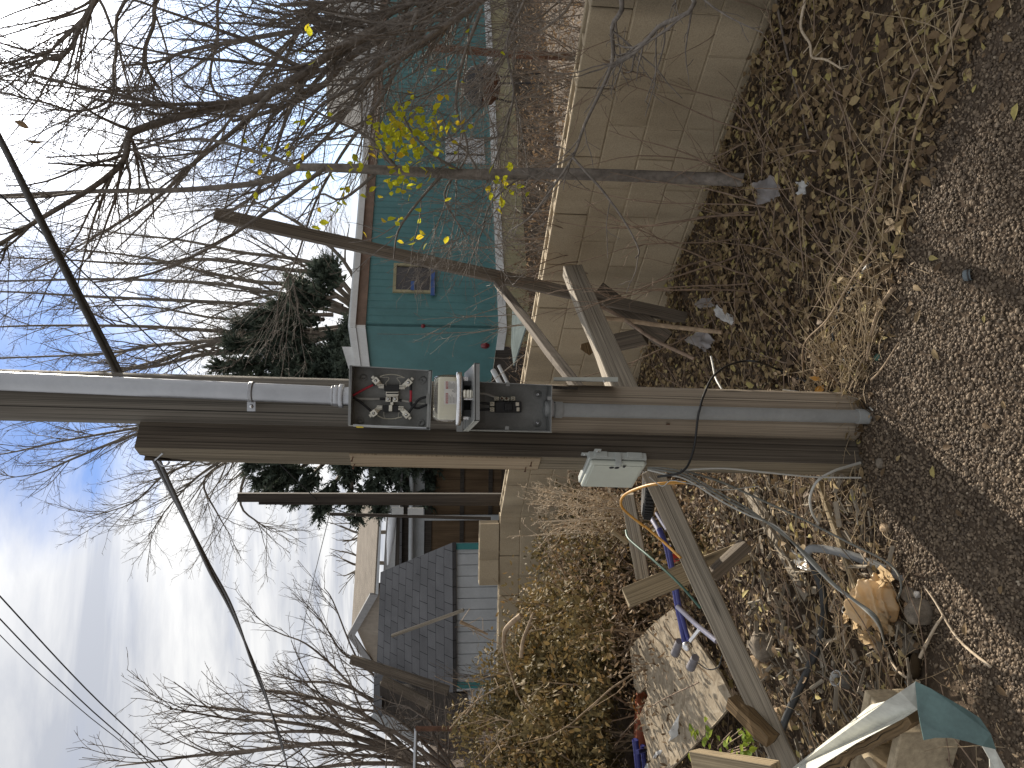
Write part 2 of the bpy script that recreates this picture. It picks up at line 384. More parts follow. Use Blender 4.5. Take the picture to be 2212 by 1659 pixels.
    def lathe(s, prof, org, axis=(0, 0, 1), n=32, smooth=True):
        org = V(org); ax = V(axis).normalized(); a, b = frame(ax)
        vs = []
        for r, h in prof:
            for j in range(n):
                an = 2*math.pi*j/n; vs.append(org+ax*h+(a*math.cos(an)+b*math.sin(an))*r)
        fs = [(k*n+j, k*n+(j+1) % n, (k+1)*n+(j+1) % n, (k+1)*n+j) for k in range(len(prof)-1) for j in range(n)]
        return s.add(vs, fs, None, smooth)
    def leaf(s, p, d, nrm, L, W, tint, fold=.25, curl=.2):
        d = d.normalized(); n = (nrm-d*nrm.dot(d)); n = n.normalized() if n.length > 1e-6 else d.orthogonal().normalized()
        w = d.cross(n)*W*.5
        q = lambda t, e, h: p+d*(L*t)+w*e+n*h
        c1, c2, c3 = -curl*L*.10, -curl*L*.28, -curl*L*.62; f = fold*W*.5
        vs = [p, q(.3, .85, c1+f), q(.3, 0, c1), q(.3, -.85, c1+f), q(.62, .9, c2+f), q(.62, 0, c2), q(.62, -.9, c2+f), q(1, 0, c3)]
        return s.add(vs, [(0, 2, 1), (0, 3, 2), (1, 2, 5, 4), (2, 3, 6, 5), (4, 5, 7), (5, 6, 7)], (tint, tint), True)
    def blob(s, c, rx, ry, rz, seed=0, amp=.25, sub=2, sq=1.0, uvs=None):   # an irregular stone
        bm = bmesh.new(); bmesh.ops.create_icosphere(bm, subdivisions=sub, radius=1); rr = random.Random(seed)
        ph = [(rr.uniform(1, 3), rr.uniform(0, 6), rr.uniform(1, 3), rr.uniform(0, 6), rr.uniform(1, 3)) for _ in range(4)]
        vs = []
        for v in bm.verts:
            p = v.co; k = 1+amp*sum(math.sin(p.x*a*2+b)*math.cos(p.y*c_*2+d)*math.sin(p.z*e*2+b) for a, b, c_, d, e in ph)*.5
            g = lambda x: math.copysign(abs(x)**sq, x)
            vs.append(V(c)+V((g(p.x)*rx, g(p.y)*ry, g(p.z)*rz))*k)
        fs = [[x.index for x in f.verts] for f in bm.faces]; bm.free()
        return s.add(vs, fs, uvs, True)
    def build(s, name, mat, parent=None, loc=None, bevel=0, props=None, segs=2):
        me = bpy.data.meshes.new(name); base = V((0, 0, 0))
        if parent is not None: base = V(parent['_w'])
        elif loc is not None: base = V(loc)
        a = np.array(s.v, dtype=np.float64) - np.array(base)
        me.from_pydata([tuple(x) for x in a], [], s.f)
        uvl = me.uv_layers.new(name='UVMap'); uvl.data.foreach_set('uv', np.array(s.uv, dtype=np.float32).ravel())
        me.polygons.foreach_set('use_smooth', np.array(s.sm, dtype=bool))
        if bevel:
            bm = bmesh.new(); bm.from_mesh(me); bmesh.ops.remove_doubles(bm, verts=bm.verts, dist=1e-6)
            bmesh.ops.recalc_face_normals(bm, faces=bm.faces)
            es = [e for e in bm.edges if len(e.link_faces) == 2 and e.calc_face_angle(0) > .5]
            bmesh.ops.bevel(bm, geom=es, offset=bevel, segments=segs, affect='EDGES', profile=.5, clamp_overlap=True); bm.to_mesh(me); bm.free()
        me.materials.append(MATS[mat]); me.update()
        o = bpy.data.objects.new(name, me); C.objects.link(o)
        if parent is not None: o.parent = parent; o['_w'] = tuple(base)
        else: o.location = base; o['_w'] = tuple(base)
        if props: tag(o, *props)
        return o
def tag(o, label=None, cat=None, group=None, kind=None):
    if label: o['label'] = label
    if cat: o['category'] = cat
    if group: o['group'] = group
    if kind: o['kind'] = kind
    return o
def thing(name, loc, label, cat, group=None):
    o = bpy.data.objects.new(name, None); C.objects.link(o); o.location = loc; o['_w'] = tuple(V(loc))
    o.empty_display_size = .1
    return tag(o, label, cat, group)
def quickmesh(name, vs, fs, tints, mat, smooth=True, loc=(0, 0, 0)):   # large triangle soups
    me = bpy.data.meshes.new(name); n, m = len(vs), len(fs)
    me.vertices.add(n); me.vertices.foreach_set('co', (np.asarray(vs, dtype=np.float32)-np.array(loc, dtype=np.float32)).ravel())
    me.loops.add(m*3); me.loops.foreach_set('vertex_index', np.asarray(fs, dtype=np.int32).ravel())
    me.polygons.add(m); me.polygons.foreach_set('loop_start', np.arange(0, m*3, 3, dtype=np.int32))
    me.polygons.foreach_set('use_smooth', np.full(m, smooth)); me.update(calc_edges=True)
    uv = me.uv_layers.new(name='UVMap'); tt = np.repeat(np.asarray(tints, dtype=np.float32), 3)
    uv.data.foreach_set('uv', np.stack([tt, tt], 1).ravel())
    me.materials.append(MATS[mat]); o = bpy.data.objects.new(name, me); C.objects.link(o); o.location = loc; return o
def spline(pts, k=5):
    pts = [V(p) for p in pts]
    if len(pts) < 3: return [pts[0].lerp(pts[-1], i/k) for i in range(k+1)]
    q = [pts[0]*2-pts[1]]+pts+[pts[-1]*2-pts[-2]]; out = []
    for i in range(1, len(q)-2):
        a, b, c, d = q[i-1:i+3]
        for j in range(k):
            t = j/k
            out.append((b*2+(c-a)*t+(a*2-b*5+c*4-d)*t*t+(b*3-a-c*3+d)*t*t*t)*.5)
    out.append(pts[-1]); return out
def lin(a, b, n): return [a+(b-a)*i/(n-1) for i in range(n)]
def rv(r=rng):
    while True:
        q = V((r.uniform(-1, 1), r.uniform(-1, 1), r.uniform(-1, 1)))
        if .01 < q.length < 1: return q.normalized()
# ---------------------------------------------------------------- ground
_bp = []
for x_, y_ in ((2212, -260), (2205, 20), (2120, 100), (1985, 420), (1945, 640), (1878, 850), (1872, 1050), (1960, 1290), (2060, 1440), (2230, 1600), (2300, 1750)):
    p_ = G(x_, y_, 0.0); _bp.append((p_.x, p_.y))
_bp.sort(); _bx = [a for a, b in _bp]; _by = [b for a, b in _bp]
def yb(x): return float(np.interp(x, _bx, _by))
def sm(x, a, b):
    t = min(1, max(0, (x-a)/(b-a))); return t*t*(3-2*t)
def gz(x, y):
    d = y-yb(x); s = sm(d, -.05, 1.3)
    fade = sm(y, 9, 6.5)*sm(abs(x), 7, 5) if True else 1
    fade = (1-sm(y, 6.5, 9))*(1-sm(abs(x), 5, 7))
    h = .06*s + .02*s*math.sin(x*5.1+y*2.3)*math.sin(y*6.2-x*1.7)
    h += .05*sm(d, .5, 1.5)*sm(-x, .35, .9)
    h += .012*math.sin(x*3.3+1)*math.sin(y*2.9+.5)
    return h*fade
xs = sorted(set([-400, -150, -60, -30, -18, -12, -9, -7]+[round(v, 3) for v in np.linspace(-5.5, 5.5, 111)]+[7, 9, 12, 18, 30, 60, 150, 400]))
ys = sorted(set([-60, -20, -8, -3, -1, 0]+[round(v, 3) for v in np.linspace(.6, 9, 106)]+[10, 12, 15, 20, 30, 60, 150, 500]))
b = MB()
vs = [(x, y, gz(x, y)) for y in ys for x in xs]; nx = len(xs)
b.add(vs, [(j*nx+i, j*nx+i+1, (j+1)*nx+i+1, (j+1)*nx+i) for j in range(len(ys)-1) for i in range(nx-1)], None, True)
tag(b.build('ground', 'soil'), 'brown bare soil under the gravel and dead leaves', 'ground', kind='structure')

# pebbles of the gravel strip
nr = np.random.RandomState(5)
bm = bmesh.new(); bmesh.ops.create_icosphere(bm, subdivisions=1, radius=1)
iv = np.array([v.co[:] for v in bm.verts]); itf = np.array([[v.index for v in f.verts] for f in bm.faces]); bm.free()
bm = bmesh.new(); bmesh.ops.create_icosphere(bm, subdivisions=2, radius=1)
iv2 = np.array([v.co[:] for v in bm.verts]); itf2 = np.array([[v.index for v in f.verts] for f in bm.faces]); bm.free()
def pebbles(pts, sizes, base, faces):
    n = len(pts); k = len(base)
    sc = sizes[:, None]*np.stack([nr.uniform(.75, 1.4, n), nr.uniform(.6, 1.0, n), nr.uniform(.45, .8, n)], 1)
    an = nr.uniform(0, 6.28, n); tl = nr.normal(0, .35, n)
    v = base[None]*(1+nr.uniform(-.13, .13, (n, k))[:, :, None])*sc[:, None, :]
    c, s_ = np.cos(tl)[:, None], np.sin(tl)[:, None]
    v = np.stack([v[:, :, 0]*c-v[:, :, 2]*s_, v[:, :, 1], v[:, :, 0]*s_+v[:, :, 2]*c], 2)
    c, s_ = np.cos(an)[:, None], np.sin(an)[:, None]
    v = np.stack([v[:, :, 0]*c-v[:, :, 1]*s_, v[:, :, 0]*s_+v[:, :, 1]*c, v[:, :, 2]], 2)+pts[:, None, :]
    f = faces[None]+(np.arange(n)*k)[:, None, None]
    return v.reshape(-1, 3), f.reshape(-1, 3), np.repeat(nr.beta(1.6, 1.9, n), len(faces))
pl = []; sz = []
while len(pl) < 42000:
    x = nr.uniform(-1.75, 1.75); y = nr.uniform(1.45, 3.3); d = yb(x)-y
    if d < -.30: continue
    if d < .12 and nr.rand() < (.12-d)*2.3: continue
    s = nr.choice([.0038, .0050, .0064, .0085], p=[.33, .38, .24, .05])*nr.uniform(.85, 1.15)
    pl.append((x, y, gz(x, y)+s*nr.uniform(-.1, .7))); sz.append(s)
va, fa, ta = pebbles(np.array(pl), np.array(sz), iv, itf)
tag(quickmesh('gravel', va, fa, ta, 'pebbles'), 'small tan and grey gravel pebbles along the alley edge', 'gravel', kind='stuff')

# ---------------------------------------------------------------- utility pole
LEAN = V((.03, 0, 1)).normalized(); LR = V((1, 0, -.03)).normalized()
a0, a1 = P(1873, 902, 2.75), P(0, 853, 2.75); ax = (a1-a0)
def on(z): return a0+ax*((z-a0.z)/ax.z)
up_pole = thing('utility_pole', on(0), 'round weathered wooden utility pole, grey above and tan below, carrying the meter boxes', 'utility pole')
b = MB(); zs = [-.3, 0, .3, .6, .9, 1.2, 1.5, 1.8, 2.2, 2.7, 3.3, 4.2, 5.5, 7]
b.tube([on(z) for z in zs], lin(.0935, .084, len(zs)), 40)
b.build('shaft', 'pole_wood', up_pole)
for k in range(5):      # old staples
    b = MB(); q = on(.5+.12*k)+V((.04*math.sin(k*2.3), -.088, 0)); b.box(q, .004, .006, .012); b.build('staple', 'rust', up_pole)

# square post beside it
F0, F1 = P(1856, 1003, 2.66), P(290, 967, 2.66); th = R(31); SQ = .1
eR, eL = V((math.cos(th), math.sin(th), 0)), V((-math.sin(th), math.cos(th), 0))
nF, nL = V((math.sin(th), -math.cos(th), 0)), V((-math.cos(th), -math.sin(th), 0))
post = thing('square_post', F0, 'square weathered timber post with a nailed pale strip, left of the round pole', 'post')
b = MB(); d = (F1-F0); Fb = F0-d*.06
def postpoint(k, i, j): return Fb+(F1-Fb)*k+eR*(SQ*i)+eL*(SQ*j)
N = 14
for fa_, (i0, j0, i1, j1) in enumerate(((0, 0, 1, 0), (1, 0, 1, 1), (1, 1, 0, 1))):
    pts = []; uv = []; L = (F1-Fb).length
    b.add([postpoint(k/N, *q) for k in range(N+1) for q in ((i0, j0), (i1, j1))], [(2*k, 2*k+1, 2*k+3, 2*k+2) for k in range(N)],
          [[(fa_*.13, L*k/N), (fa_*.13+SQ, L*k/N), (fa_*.13+SQ, L*(k+1)/N), (fa_*.13, L*(k+1)/N)] for k in range(N)])
b.add([postpoint(1, 0, 0), postpoint(1, 1, 0), postpoint(1, 1, 1), postpoint(1, 0, .55), postpoint(.965, 0, 1)], [(0, 1, 2, 3), (3, 2, 4)], [[(0, 0), (.1, 0), (.1, .1), (0, .1)], [(0, 0), (.1, 0), (0, .1)]])
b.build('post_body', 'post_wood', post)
b = MB(); L = (F1-Fb).length
for k in range(N):
    ka, kb = k/N, (k+1)/N
    ja, jb = 1.0, 1.0 if k < N-1 else .55
    if k == N-1: kb2 = 1.0
    b.add([postpoint(ka, 0, 0), postpoint(kb, 0, 0), postpoint(kb, 0, jb), postpoint(ka, 0, 1)], [(0, 1, 2, 3)], [[(0, L*ka), (0, L*kb), (SQ*jb, L*kb), (SQ, L*ka)]])
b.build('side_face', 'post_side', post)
# the paler strip let into the side, with its nails
b = MB(); z0, z1 = P(1165, 990, 2.7).z, P(757, 980, 2.7).z
def onpost(z, j, out=0.0): return F0+d*((z-F0.z)/d.z)+eL*(SQ*j)+nL*out
b.slab([onpost(z0, .04), onpost(z0, .97), onpost(z1, .97), onpost(z1, .04)], nL*.006, None)
b.build('nailed_strip', 'post_fresh', post, bevel=.001)
for zz_, j in ((z1-.012, .2), (z1-.012, .8), (z0+.03, .3), (z0+.045, .75)):
    b = MB(); q = onpost(zz_, j, .004); b.tube([q, q+nL*.018+V((0, 0, .004))], .0018, 6)
    b.tube([q+nL*.016+V((0, 0, .004)), q+nL*.019+V((0, 0, .004))], .004, 8); b.build('nail', 'rust', post)

# ---------------------------------------------------------------- conduits on the pole
cu = thing('steel_conduit', P(745, 855, 2.625), 'shiny galvanised steel conduit running up the pole above the meter box', 'conduit')
c0, c1 = P(757, 856, 2.615), P(0, 823, 2.625)
b = MB(); b.tube([c0, c0.lerp(c1, .5), c1, c0+(c1-c0)*2.8], .0305, 32); b.build('pipe', 'galvanised', cu)
b = MB(); cdv = (c1-c0).normalized(); q = P(741, 855.5, 2.615)
b.tube([q-cdv*.002, q+cdv*.012], .040, 32); b.tube([q+cdv*.012, q+cdv*.03], .0355, 8); b.tube([q+cdv*.03, q+cdv*.038], .033, 24)
b.build('hub_nut', 'galvanised', cu, bevel=.001)
b = MB(); q = P(543, 846.5, 2.615)
for o in (-.004, .0, .004): b.lathe([(.0312, o-.0035), (.0345, o-.002), (.0345, o+.002), (.0312, o+.0035)], q, cdv, 28)
e = P(543, 878, 2.622); b.box(e, .032, .004, .027); b.build('strap', 'galvanised', cu)
b = MB(); b.lathe([(0, .010), (.005, .009), (.008, .004), (.008, 0)], e, (0, -1, 0), 6, False); b.build('bolt', 'chrome', cu)

pc = thing('plastic_conduit', P(1880, 900, 2.63), 'matt grey plastic conduit from the lower box down into the gravel', 'conduit')
c0, c1 = P(1905, 901, 2.63), P(1190, 885, 2.615)
b = MB(); b.tube([c0, c0.lerp(c1, .3), c0.lerp(c1, .65), c1], .0238, 28); b.build('pipe', 'pvc_grey', pc)
b = MB(); dv = (c1-c0).normalized(); q = P(1197, 885, 2.615); b.tube([q, q-dv*.028], .0285, 28); b.build('coupling', 'pvc_grey', pc, bevel=.001)
b = MB(); q = P(1875, 900, 2.63); b.tube([q+dv*.045, q-dv*.04], .027, 28); b.build('coupling', 'pvc_grey', pc, bevel=.001)

# ---------------------------------------------------------------- open meter socket
YB, YF = 2.652, 2.545
def quad(ctr, YY): return [P(x, y, YY) for x, y in ctr]
def pan(root, cor, front, back, mat_back, mat_wall, tk=.0025, lips=None):
    f = quad(cor, front); bk = [p+V((0, back-front, 0)) for p in f]
    b = MB(); b.slab(bk, V((0, tk, 0))); b.build('back_plate', mat_back, root)
    names = ('side_wall', 'bottom_wall', 'side_wall', 'top_wall')
    for k in range(4):
        k2 = (k+1) % 4; c = (f[0]+f[1]+f[2]+f[3])/4; mid = (f[k]+f[k2])/2
        inn = (c-mid); e = (f[k2]-f[k]).normalized(); inn -= e*inn.dot(e); inn.normalize(); inn *= tk
        b = MB(); b.slab([f[k], f[k2], bk[k2], bk[k]], inn); b.build(names[k], mat_wall[k], root)
    return f
ms_ = thing('meter_socket_box', P(843, 856, YB), 'open grey electric meter socket box with four metal jaws and red, white and black wires', 'electrical box')
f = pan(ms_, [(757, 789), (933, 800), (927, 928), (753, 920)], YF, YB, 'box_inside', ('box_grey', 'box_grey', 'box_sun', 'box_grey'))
ih = LR; iv_ = -LEAN
b = MB()          # return lip of the lower edge and the knockout on it
b.slab([P(926, 799, YF), P(934, 800, YF), P(929, 927, YF), P(921, 926, YF)], V((0, .0018, 0))); b.build('lip', 'box_grey', ms_)
b = MB(); b.slab([P(*M1(1700, 760), YF-.0022), P(*M1(1765, 760), YF-.0022), P(*M1(1765, 950), YF-.0022), P(*M1(1700, 950), YF-.0022)], V((0, .0016, 0))); b.build('latch', 'sticker_grey', ms_)
b = MB(); b.slab([P(754, 789, YF), P(760, 789.5, YF), P(757, 920, YF), P(751.5, 919, YF)], V((0, .0018, 0))); b.build('lip', 'box_grey', ms_)
b = MB(); b.slab([P(763, 916.5, YF), P(929, 923.5, YF), P(929, 928.5, YF), P(763, 921.5, YF)], V((0, .0018, 0))); b.build('lip', 'white_siding', ms_)  # pale colour paints the sun on this edge
b = MB(); b.slab([P(*M1(300, 1400), YF-.002), P(*M1(440, 1403), YF-.002), P(*M1(465, 1432), YF-.002), P(*M1(325, 1429), YF-.002)], V((0, .001, 0))); b.build('warning_sticker', 'sticker_yellow', ms_)
for zx, zy in ((460, 440), (1640, 480), (1605, 1330), (400, 1285)):
    b = MB(); b.lathe([(.0135, 0), (.010, .004), (.006, .005), (.0045, .002), (0, .002)], P(*M1(zx, zy), YB), (0, -1, 0), 20); b.build('embossed_dimple', 'box_inside', ms_)
YI = YB-.022
def J(zx, zy, y=YI): return P(*M1(zx, zy), y)
for zx, zy, hx, hy in ((1018, 640, 150, 62), (1000, 1052, 155, 66)):
    b = MB(); b.slab([J(zx-hx, zy-hy), J(zx+hx, zy-hy), J(zx+hx, zy+hy), J(zx-hx, zy+hy)], V((0, .02, 0))); b.build('insulator_block', 'black_plastic', ms_, bevel=.001)
for (lx, ly), (tx, ty), (jx, jy), (fx, fy) in (((705, 497), (640, 430), (812, 608), (815, 680)), ((1350, 532), (1418, 462), (1225, 627), (1222, 692)), ((662, 1142), (592, 1192), (778, 1028), (790, 1092)), ((1308, 1172), (1372, 1240), (1203, 1042), (1218, 1098))):
    A, B_ = J(lx, ly, YI-.012), J(tx, ty, YI-.012)
    dd = (A-B_).normalized(); sd_ = dd.cross(V((0, 1, 0)))
    jw = MB()
    jw.box(A+V((0, .005, 0)), .0205, .020, .021, (dd, V((0, 1, 0)), sd_))            # lug
    jw.box(B_+V((0, .010, 0)), .009, .004, .011, (dd, V((0, 1, 0)), sd_))
    E = J(jx, jy, YI-.006); M_ = (A+E)/2
    jw.box(M_+V((0, .006, 0)), (E-A).length*.8, .004, .017, ((E-A).normalized(), V((0, 1, 0)), (E-A).normalized().cross(V((0, 1, 0)))))
    jo = jw.build('jaw', 'tin_plate', ms_, bevel=.0008)
    k = MB()
    for o in (-.0052, 0, .0052): k.box(E+LEAN*o, .0032+.0145, .013, .0034, (V((0, 0, 1)).cross(V((0, 1, 0))), V((0, 1, 0)), V((0, 0, 1))))
    k = MB()
    for o in (-.0048, 0, .0048): k.box(E+LR*o, .0034, .014, .0185, (LR, V((0, 1, 0)), LEAN))
    k.build('clip', 'tin_plate', jo, bevel=.0006)
    k = MB(); k.lathe([(0, .004), (.0045, .0036), (.005, .0015), (.005, 0)], A+V((0, -.005, 0)), (0, -1, 0), 14); k.build('screw', 'chrome', jo)
# neutral bar
b = MB(); b.slab([J(900, 715, YI), J(1155, 715, YI), J(1155, 790, YI), J(900, 790, YI)], V((0, .018, 0)))
b.slab([J(905, 790, YI-.006), J(1145, 790, YI-.006), J(1145, 815, YI-.006), J(905, 815, YI-.006)], V((0, .02, 0)))
b.slab([J(898, 825, YI-.012), J(1000, 825, YI-.012), J(995, 915, YI-.012), J(893, 915, YI-.012)], V((0, .028, 0)))
b.slab([J(1040, 825, YI-.012), J(1142, 825, YI-.012), J(1138, 918, YI-.012), J(1036, 918, YI-.012)], V((0, .028, 0)))
b.slab([J(962, 980, YI-.008), J(1030, 980, YI-.008), J(1026, 1105, YI-.008), J(958, 1105, YI-.008)], V((0, .012, 0)))
b.slab([J(990, 920, YI-.002), J(1050, 920, YI-.002), J(1050, 980, YI-.002), J(990, 980, YI-.002)], V((0, .012, 0)))
nb = b.build('neutral_bar', 'tin_plate', ms_, bevel=.0008)
for zx, zy in ((950, 862), (1088, 862)):
    k = MB(); k.lathe([(0, .005), (.0048, .0046), (.0054, .002), (.0054, 0)], J(zx, zy, YI-.012), (0, -1, 0), 14); k.build('screw', 'chrome', nb)
b = MB(); b.slab([J(915, 735, YI-.004), J(1150, 735, YI-.004), J(1150, 762, YI-.004), J(915, 762, YI-.004)], V((0, .003, 0))); b.build('neutral_slot', 'black_plastic', nb)
def wire(root, name, pts, r, mat, YY=YI, off=None, fn=M1):
    b = MB(); q = [P(*fn(x, y), (YY if off is None else off[k])) for k, (x, y) in enumerate(pts)]
    b.tube(spline(q, 6), r, 10); return b.build(name, mat, root)
wire(ms_, 'wire', [(225, 800), (330, 745), (480, 660), (645, 580)], .0040, 'wire_red', YI-.002)
wire(ms_, 'wire', [(645, 580), (690, 555)], .0046, 'black_cable', YI-.002)
wire(ms_, 'wire', [(215, 865), (400, 855), (600, 860), (790, 858)], .0042, 'wire_white', YI+.002)
wire(ms_, 'wire', [(780, 858), (900, 858)], .0046, 'black_cable', YI)
wire(ms_, 'wire', [(225, 820), (340, 880), (480, 985), (620, 1110)], .0042, 'black_cable', YI-.004)
wire(ms_, 'wire', [(1395, 680), (1398, 780), (1390, 920)], .0044, 'wire_red', YI-.004)
wire(ms_, 'wire', [(1390, 560), (1396, 640), (1395, 690)], .0046, 'black_cable', YI-.004)
wire(ms_, 'wire', [(1390, 915), (1410, 980), (1470, 1030), (1560, 1035), (1700, 975), (1760, 960)], .0042, 'black_cable', YI-.006)
wire(ms_, 'wire', [(1350, 1140), (1410, 1050), (1470, 970), (1560, 870), (1690, 820), (1760, 810)], .0042, 'black_cable', YI-.013)
wire(ms_, 'wire', [(1160, 880), (1215, 890)], .0046, 'black_cable', YI)
wire(ms_, 'wire', [(1205, 890), (1400, 920), (1560, 945), (1720, 965)], .0040, 'wire_white', YI+.006)
for pts in (((780, 418), (880, 385), (1020, 372), (1150, 392), (1270, 440)), ((735, 1190), (850, 1240), (970, 1255), (1090, 1245), (1220, 1215))):
    wire(ms_, 'bail', pts, .0016, 'lug_cream', YI-.018)
for pts in (((780, 425), (850, 430), (950, 432), (955, 480), (905, 530), (905, 590)), ((1270, 442), (1130, 438), (1140, 480), (1180, 530), (1182, 590)), ((862, 1110), (865, 1200), (900, 1255)), ((1170, 1130), (1150, 1150), (1145, 1220), (1090, 1260))):
    wire(ms_, 'bail', pts, .0010, 'tin_plate', YI-.004)

# ---------------------------------------------------------------- lower box: small open breaker panel
bp = thing('breaker_box', P(1095, 878, YB), 'open dark grey breaker box with a two pole breaker and cream wire lugs', 'electrical box')
pan(bp, [(1005, 823), (1193, 831.5), (1191, 933.5), (1003, 929)], YF, YB, 'box_inside', ('box_grey', 'box_grey', 'box_grey', 'box_grey'))
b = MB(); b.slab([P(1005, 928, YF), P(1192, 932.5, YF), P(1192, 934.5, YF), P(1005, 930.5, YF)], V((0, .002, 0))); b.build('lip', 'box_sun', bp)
def K(zx, zy, y=YB): return P(*M2(zx, zy), y)
def patch(root, name, mat, zx0, zy0, zx1, zy1, y, dep, bev=.0008):
    b = MB(); b.slab([K(zx0, zy0, y), K(zx1, zy0, y), K(zx1, zy1, y), K(zx0, zy1, y)], V((0, dep, 0))); return b.build(name, mat, root, bevel=bev)
patch(bp, 'rating_label', 'sticker_grey', 820, 530, 975, 1125, YB-.0035, .001, 0)
br = patch(bp, 'breaker', 'black_plastic', 1145, 770, 1590, 955, YB-.038, .036, .002)
patch(br, 'handle', 'black_plastic', 1300, 800, 1440, 925, YB-.050, .013, .002)
patch(br, 'stab', 'tin_plate', 1490, 780, 1550, 845, YB-.040, .004); patch(br, 'stab', 'tin_plate', 1505, 868, 1555, 935, YB-.040, .004)
for zy in (812, 905):
    l = patch(bp, 'lug', 'lug_cream', 1062, zy-37, 1135, zy+35, YB-.040, .03)
    k = MB(); k.lathe([(0, .002), (.0035, .0018), (.0042, 0)], K(1098, zy, YB-.040), (0, -1, 0), 14); k.build('screw', 'tin_plate', l)
for zx0, zx1 in ((1132, 1212), (1408, 1484)):
    l = patch(bp, 'lug', 'lug_cream', zx0, 685, zx1, 755, YB-.026, .022)
    k = MB(); k.lathe([(0, .002), (.0035, .0018), (.0042, 0)], K((zx0+zx1)/2, 720, YB-.026), (0, -1, 0), 14); k.build('screw', 'tin_plate', l)
b = MB(); b.slab([K(1222, 715, YB-.024), K(1265, 678, YB-.024), K(1310, 715, YB-.024), K(1265, 755, YB-.024)], V((0, .018, 0))); b.slab([K(1300, 695, YB-.022), K(1390, 700, YB-.022), K(1388, 755, YB-.022), K(1300, 755, YB-.022)], V((0, .016, 0)))
l = b.build('lug', 'lug_cream', bp, bevel=.0008)
for zx in (1262, 1338):
    k = MB(); k.lathe([(0, .002), (.0035, .0018), (.0042, 0)], K(zx, 718, YB-.026), (0, -1, 0), 14); k.build('screw', 'rust', l)
wire(bp, 'wire', [(780, 600), (880, 630), (1000, 640), (1140, 695)], .0042, 'wire_white', off=[YB-.03]*4, fn=M2)
wire(bp, 'wire', [(780, 795), (900, 792), (980, 800), (1070, 808)], .0040, 'black_cable', off=[YB-.03]*4, fn=M2)
wire(bp, 'wire', [(780, 915), (900, 910), (980, 905), (1070, 902)], .0040, 'black_cable', off=[YB-.03]*4, fn=M2)
for zx, zy, r in ((1858, 655, .0065), (1848, 1130, .0065)):
    k = MB(); k.lathe([(.016, 0), (.012, .004), (.009, .005)], K(zx, zy), (0, -1, 0), 20); k.build('embossed_dimple', 'box_inside', bp)
    k = MB(); k.lathe([(0, .003), (.0028, .005), (.0045, .006), (r*.8, .004), (r*.8, 0)], K(zx, zy, YB-.003), (0, -1, 0), 16); k.build('screw', 'chrome', bp)
for zx, zy, ny in ((1360, 480, 1), (2055, 716, 1), (1345, 1215, 1)): patch(bp, 'mounting_ear', 'box_grey', zx-32, zy-32, zx+32, zy+30, YF+.003, .0015, 0)
k = MB(); hq = K(2000, 890, YB-.036); k.lathe([(.0245, -.012), (.027, -.012), (.0285, -.008), (.0285, .006), (.0245, .008), (.0245, -.012)], hq, LEAN, 24)
k.build('hub_nut', 'pvc_grey', bp)
k = MB(); hq = K(2065, 885, YB-.036); k.tube([hq, hq-LEAN*.008], .031, 24); k.build('hub_ring', 'galvanised', bp)
# gap strip between the two boxes: the mounting bracket
patch(bp, 'bracket', 'box_grey', 500, 1085, 605, 1275, YB-.02, .01)

# tilted-out cover of the breaker box (a shallow pan lid seen edge-on)
lid = thing('box_cover', P(1020, 850, 2.46), 'grey metal box lid swung out level under the round meter', 'box lid')
fr, fl_, bl, brr = P(1028, 784, 2.33), P(1028, 909, 2.33), P(1004.5, 932, 2.575), P(1004.5, 806, 2.575)
b = MB(); b.slab([fr, fl_, bl, brr], V((0, 0, .0022))); b.build('panel', 'box_grey', lid)
b = MB(); dn = V((0, 0, -.0155)); b.slab([fr, fl_, fl_+dn*.75, fr+dn*.75], (bl-fl_).normalized()*.002); b.slab([fr, fl_, fl_+V((0, 0, .006)), fr+V((0, 0, .006))], (bl-fl_).normalized()*.002); b.build('flange', 'box_grey', lid)
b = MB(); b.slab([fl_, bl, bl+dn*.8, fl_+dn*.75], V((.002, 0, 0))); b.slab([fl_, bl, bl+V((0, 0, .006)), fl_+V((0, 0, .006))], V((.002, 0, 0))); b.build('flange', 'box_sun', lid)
b = MB(); b.slab([fr, brr, brr+dn*.8, fr+dn*.75], V((-.002, 0, 0))); b.build('flange', 'box_grey', lid)

# ---------------------------------------------------------------- the meter itself, lying on the lid, face up
YM = 2.455
mp = lambda x, y=861.5: P(x, y, YM)
mc = mp(1003); zof = lambda x: mp(x).z-mc.z
mt = thing('electric_meter', mc, 'round electric meter with clear dome and danger label standing face up on the lid', 'electric meter')
rr_ = 58.5/1659*YM*.985
b = MB(); b.lathe([(rr_*.90, zof(985)), (rr_*.895, zof(960)), (rr_*.85, zof(944)), (rr_*.80, zof(938)), (rr_*.70, zof(935.5)), (0, zof(935))], mc, (.012, 0, 1), 56); b.build('dome', 'clear_dome', mt)
ri = rr_*.80
b = MB(); b.lathe([(ri, zof(987)), (ri, zof(950)), (ri*.95, zof(946)), (0, zof(946))], mc, (.012, 0, 1), 48); b.build('inner_case', 'meter_cream', mt)
b = MB(); b.lathe([(rr_*.90, zof(984)), (rr_, zof(985)), (rr_*1.01, zof(987)), (rr_*1.01, zof(993)), (rr_, zof(996)), (rr_*.86, zof(996))], mc, (.012, 0, 1), 56); b.build('sealing_ring', 'chrome', mt)
b = MB(); b.lathe([(rr_*.86, zof(996)), (rr_*.84, zof(1000)), (rr_*.55, zof(1001)), (rr_*.5, zof(1014)), (0, zof(1014))], mc, (0, 0, 1), 40)
b.box(mc+V((-.045, -.02, zof(1009))), .022, .02, zof(1000)-zof(1016)); b.box(mc+V((.05, -.035, zof(1008))), .014, .03, zof(998)-zof(1014)); b.build('base', 'black_plastic', mt)
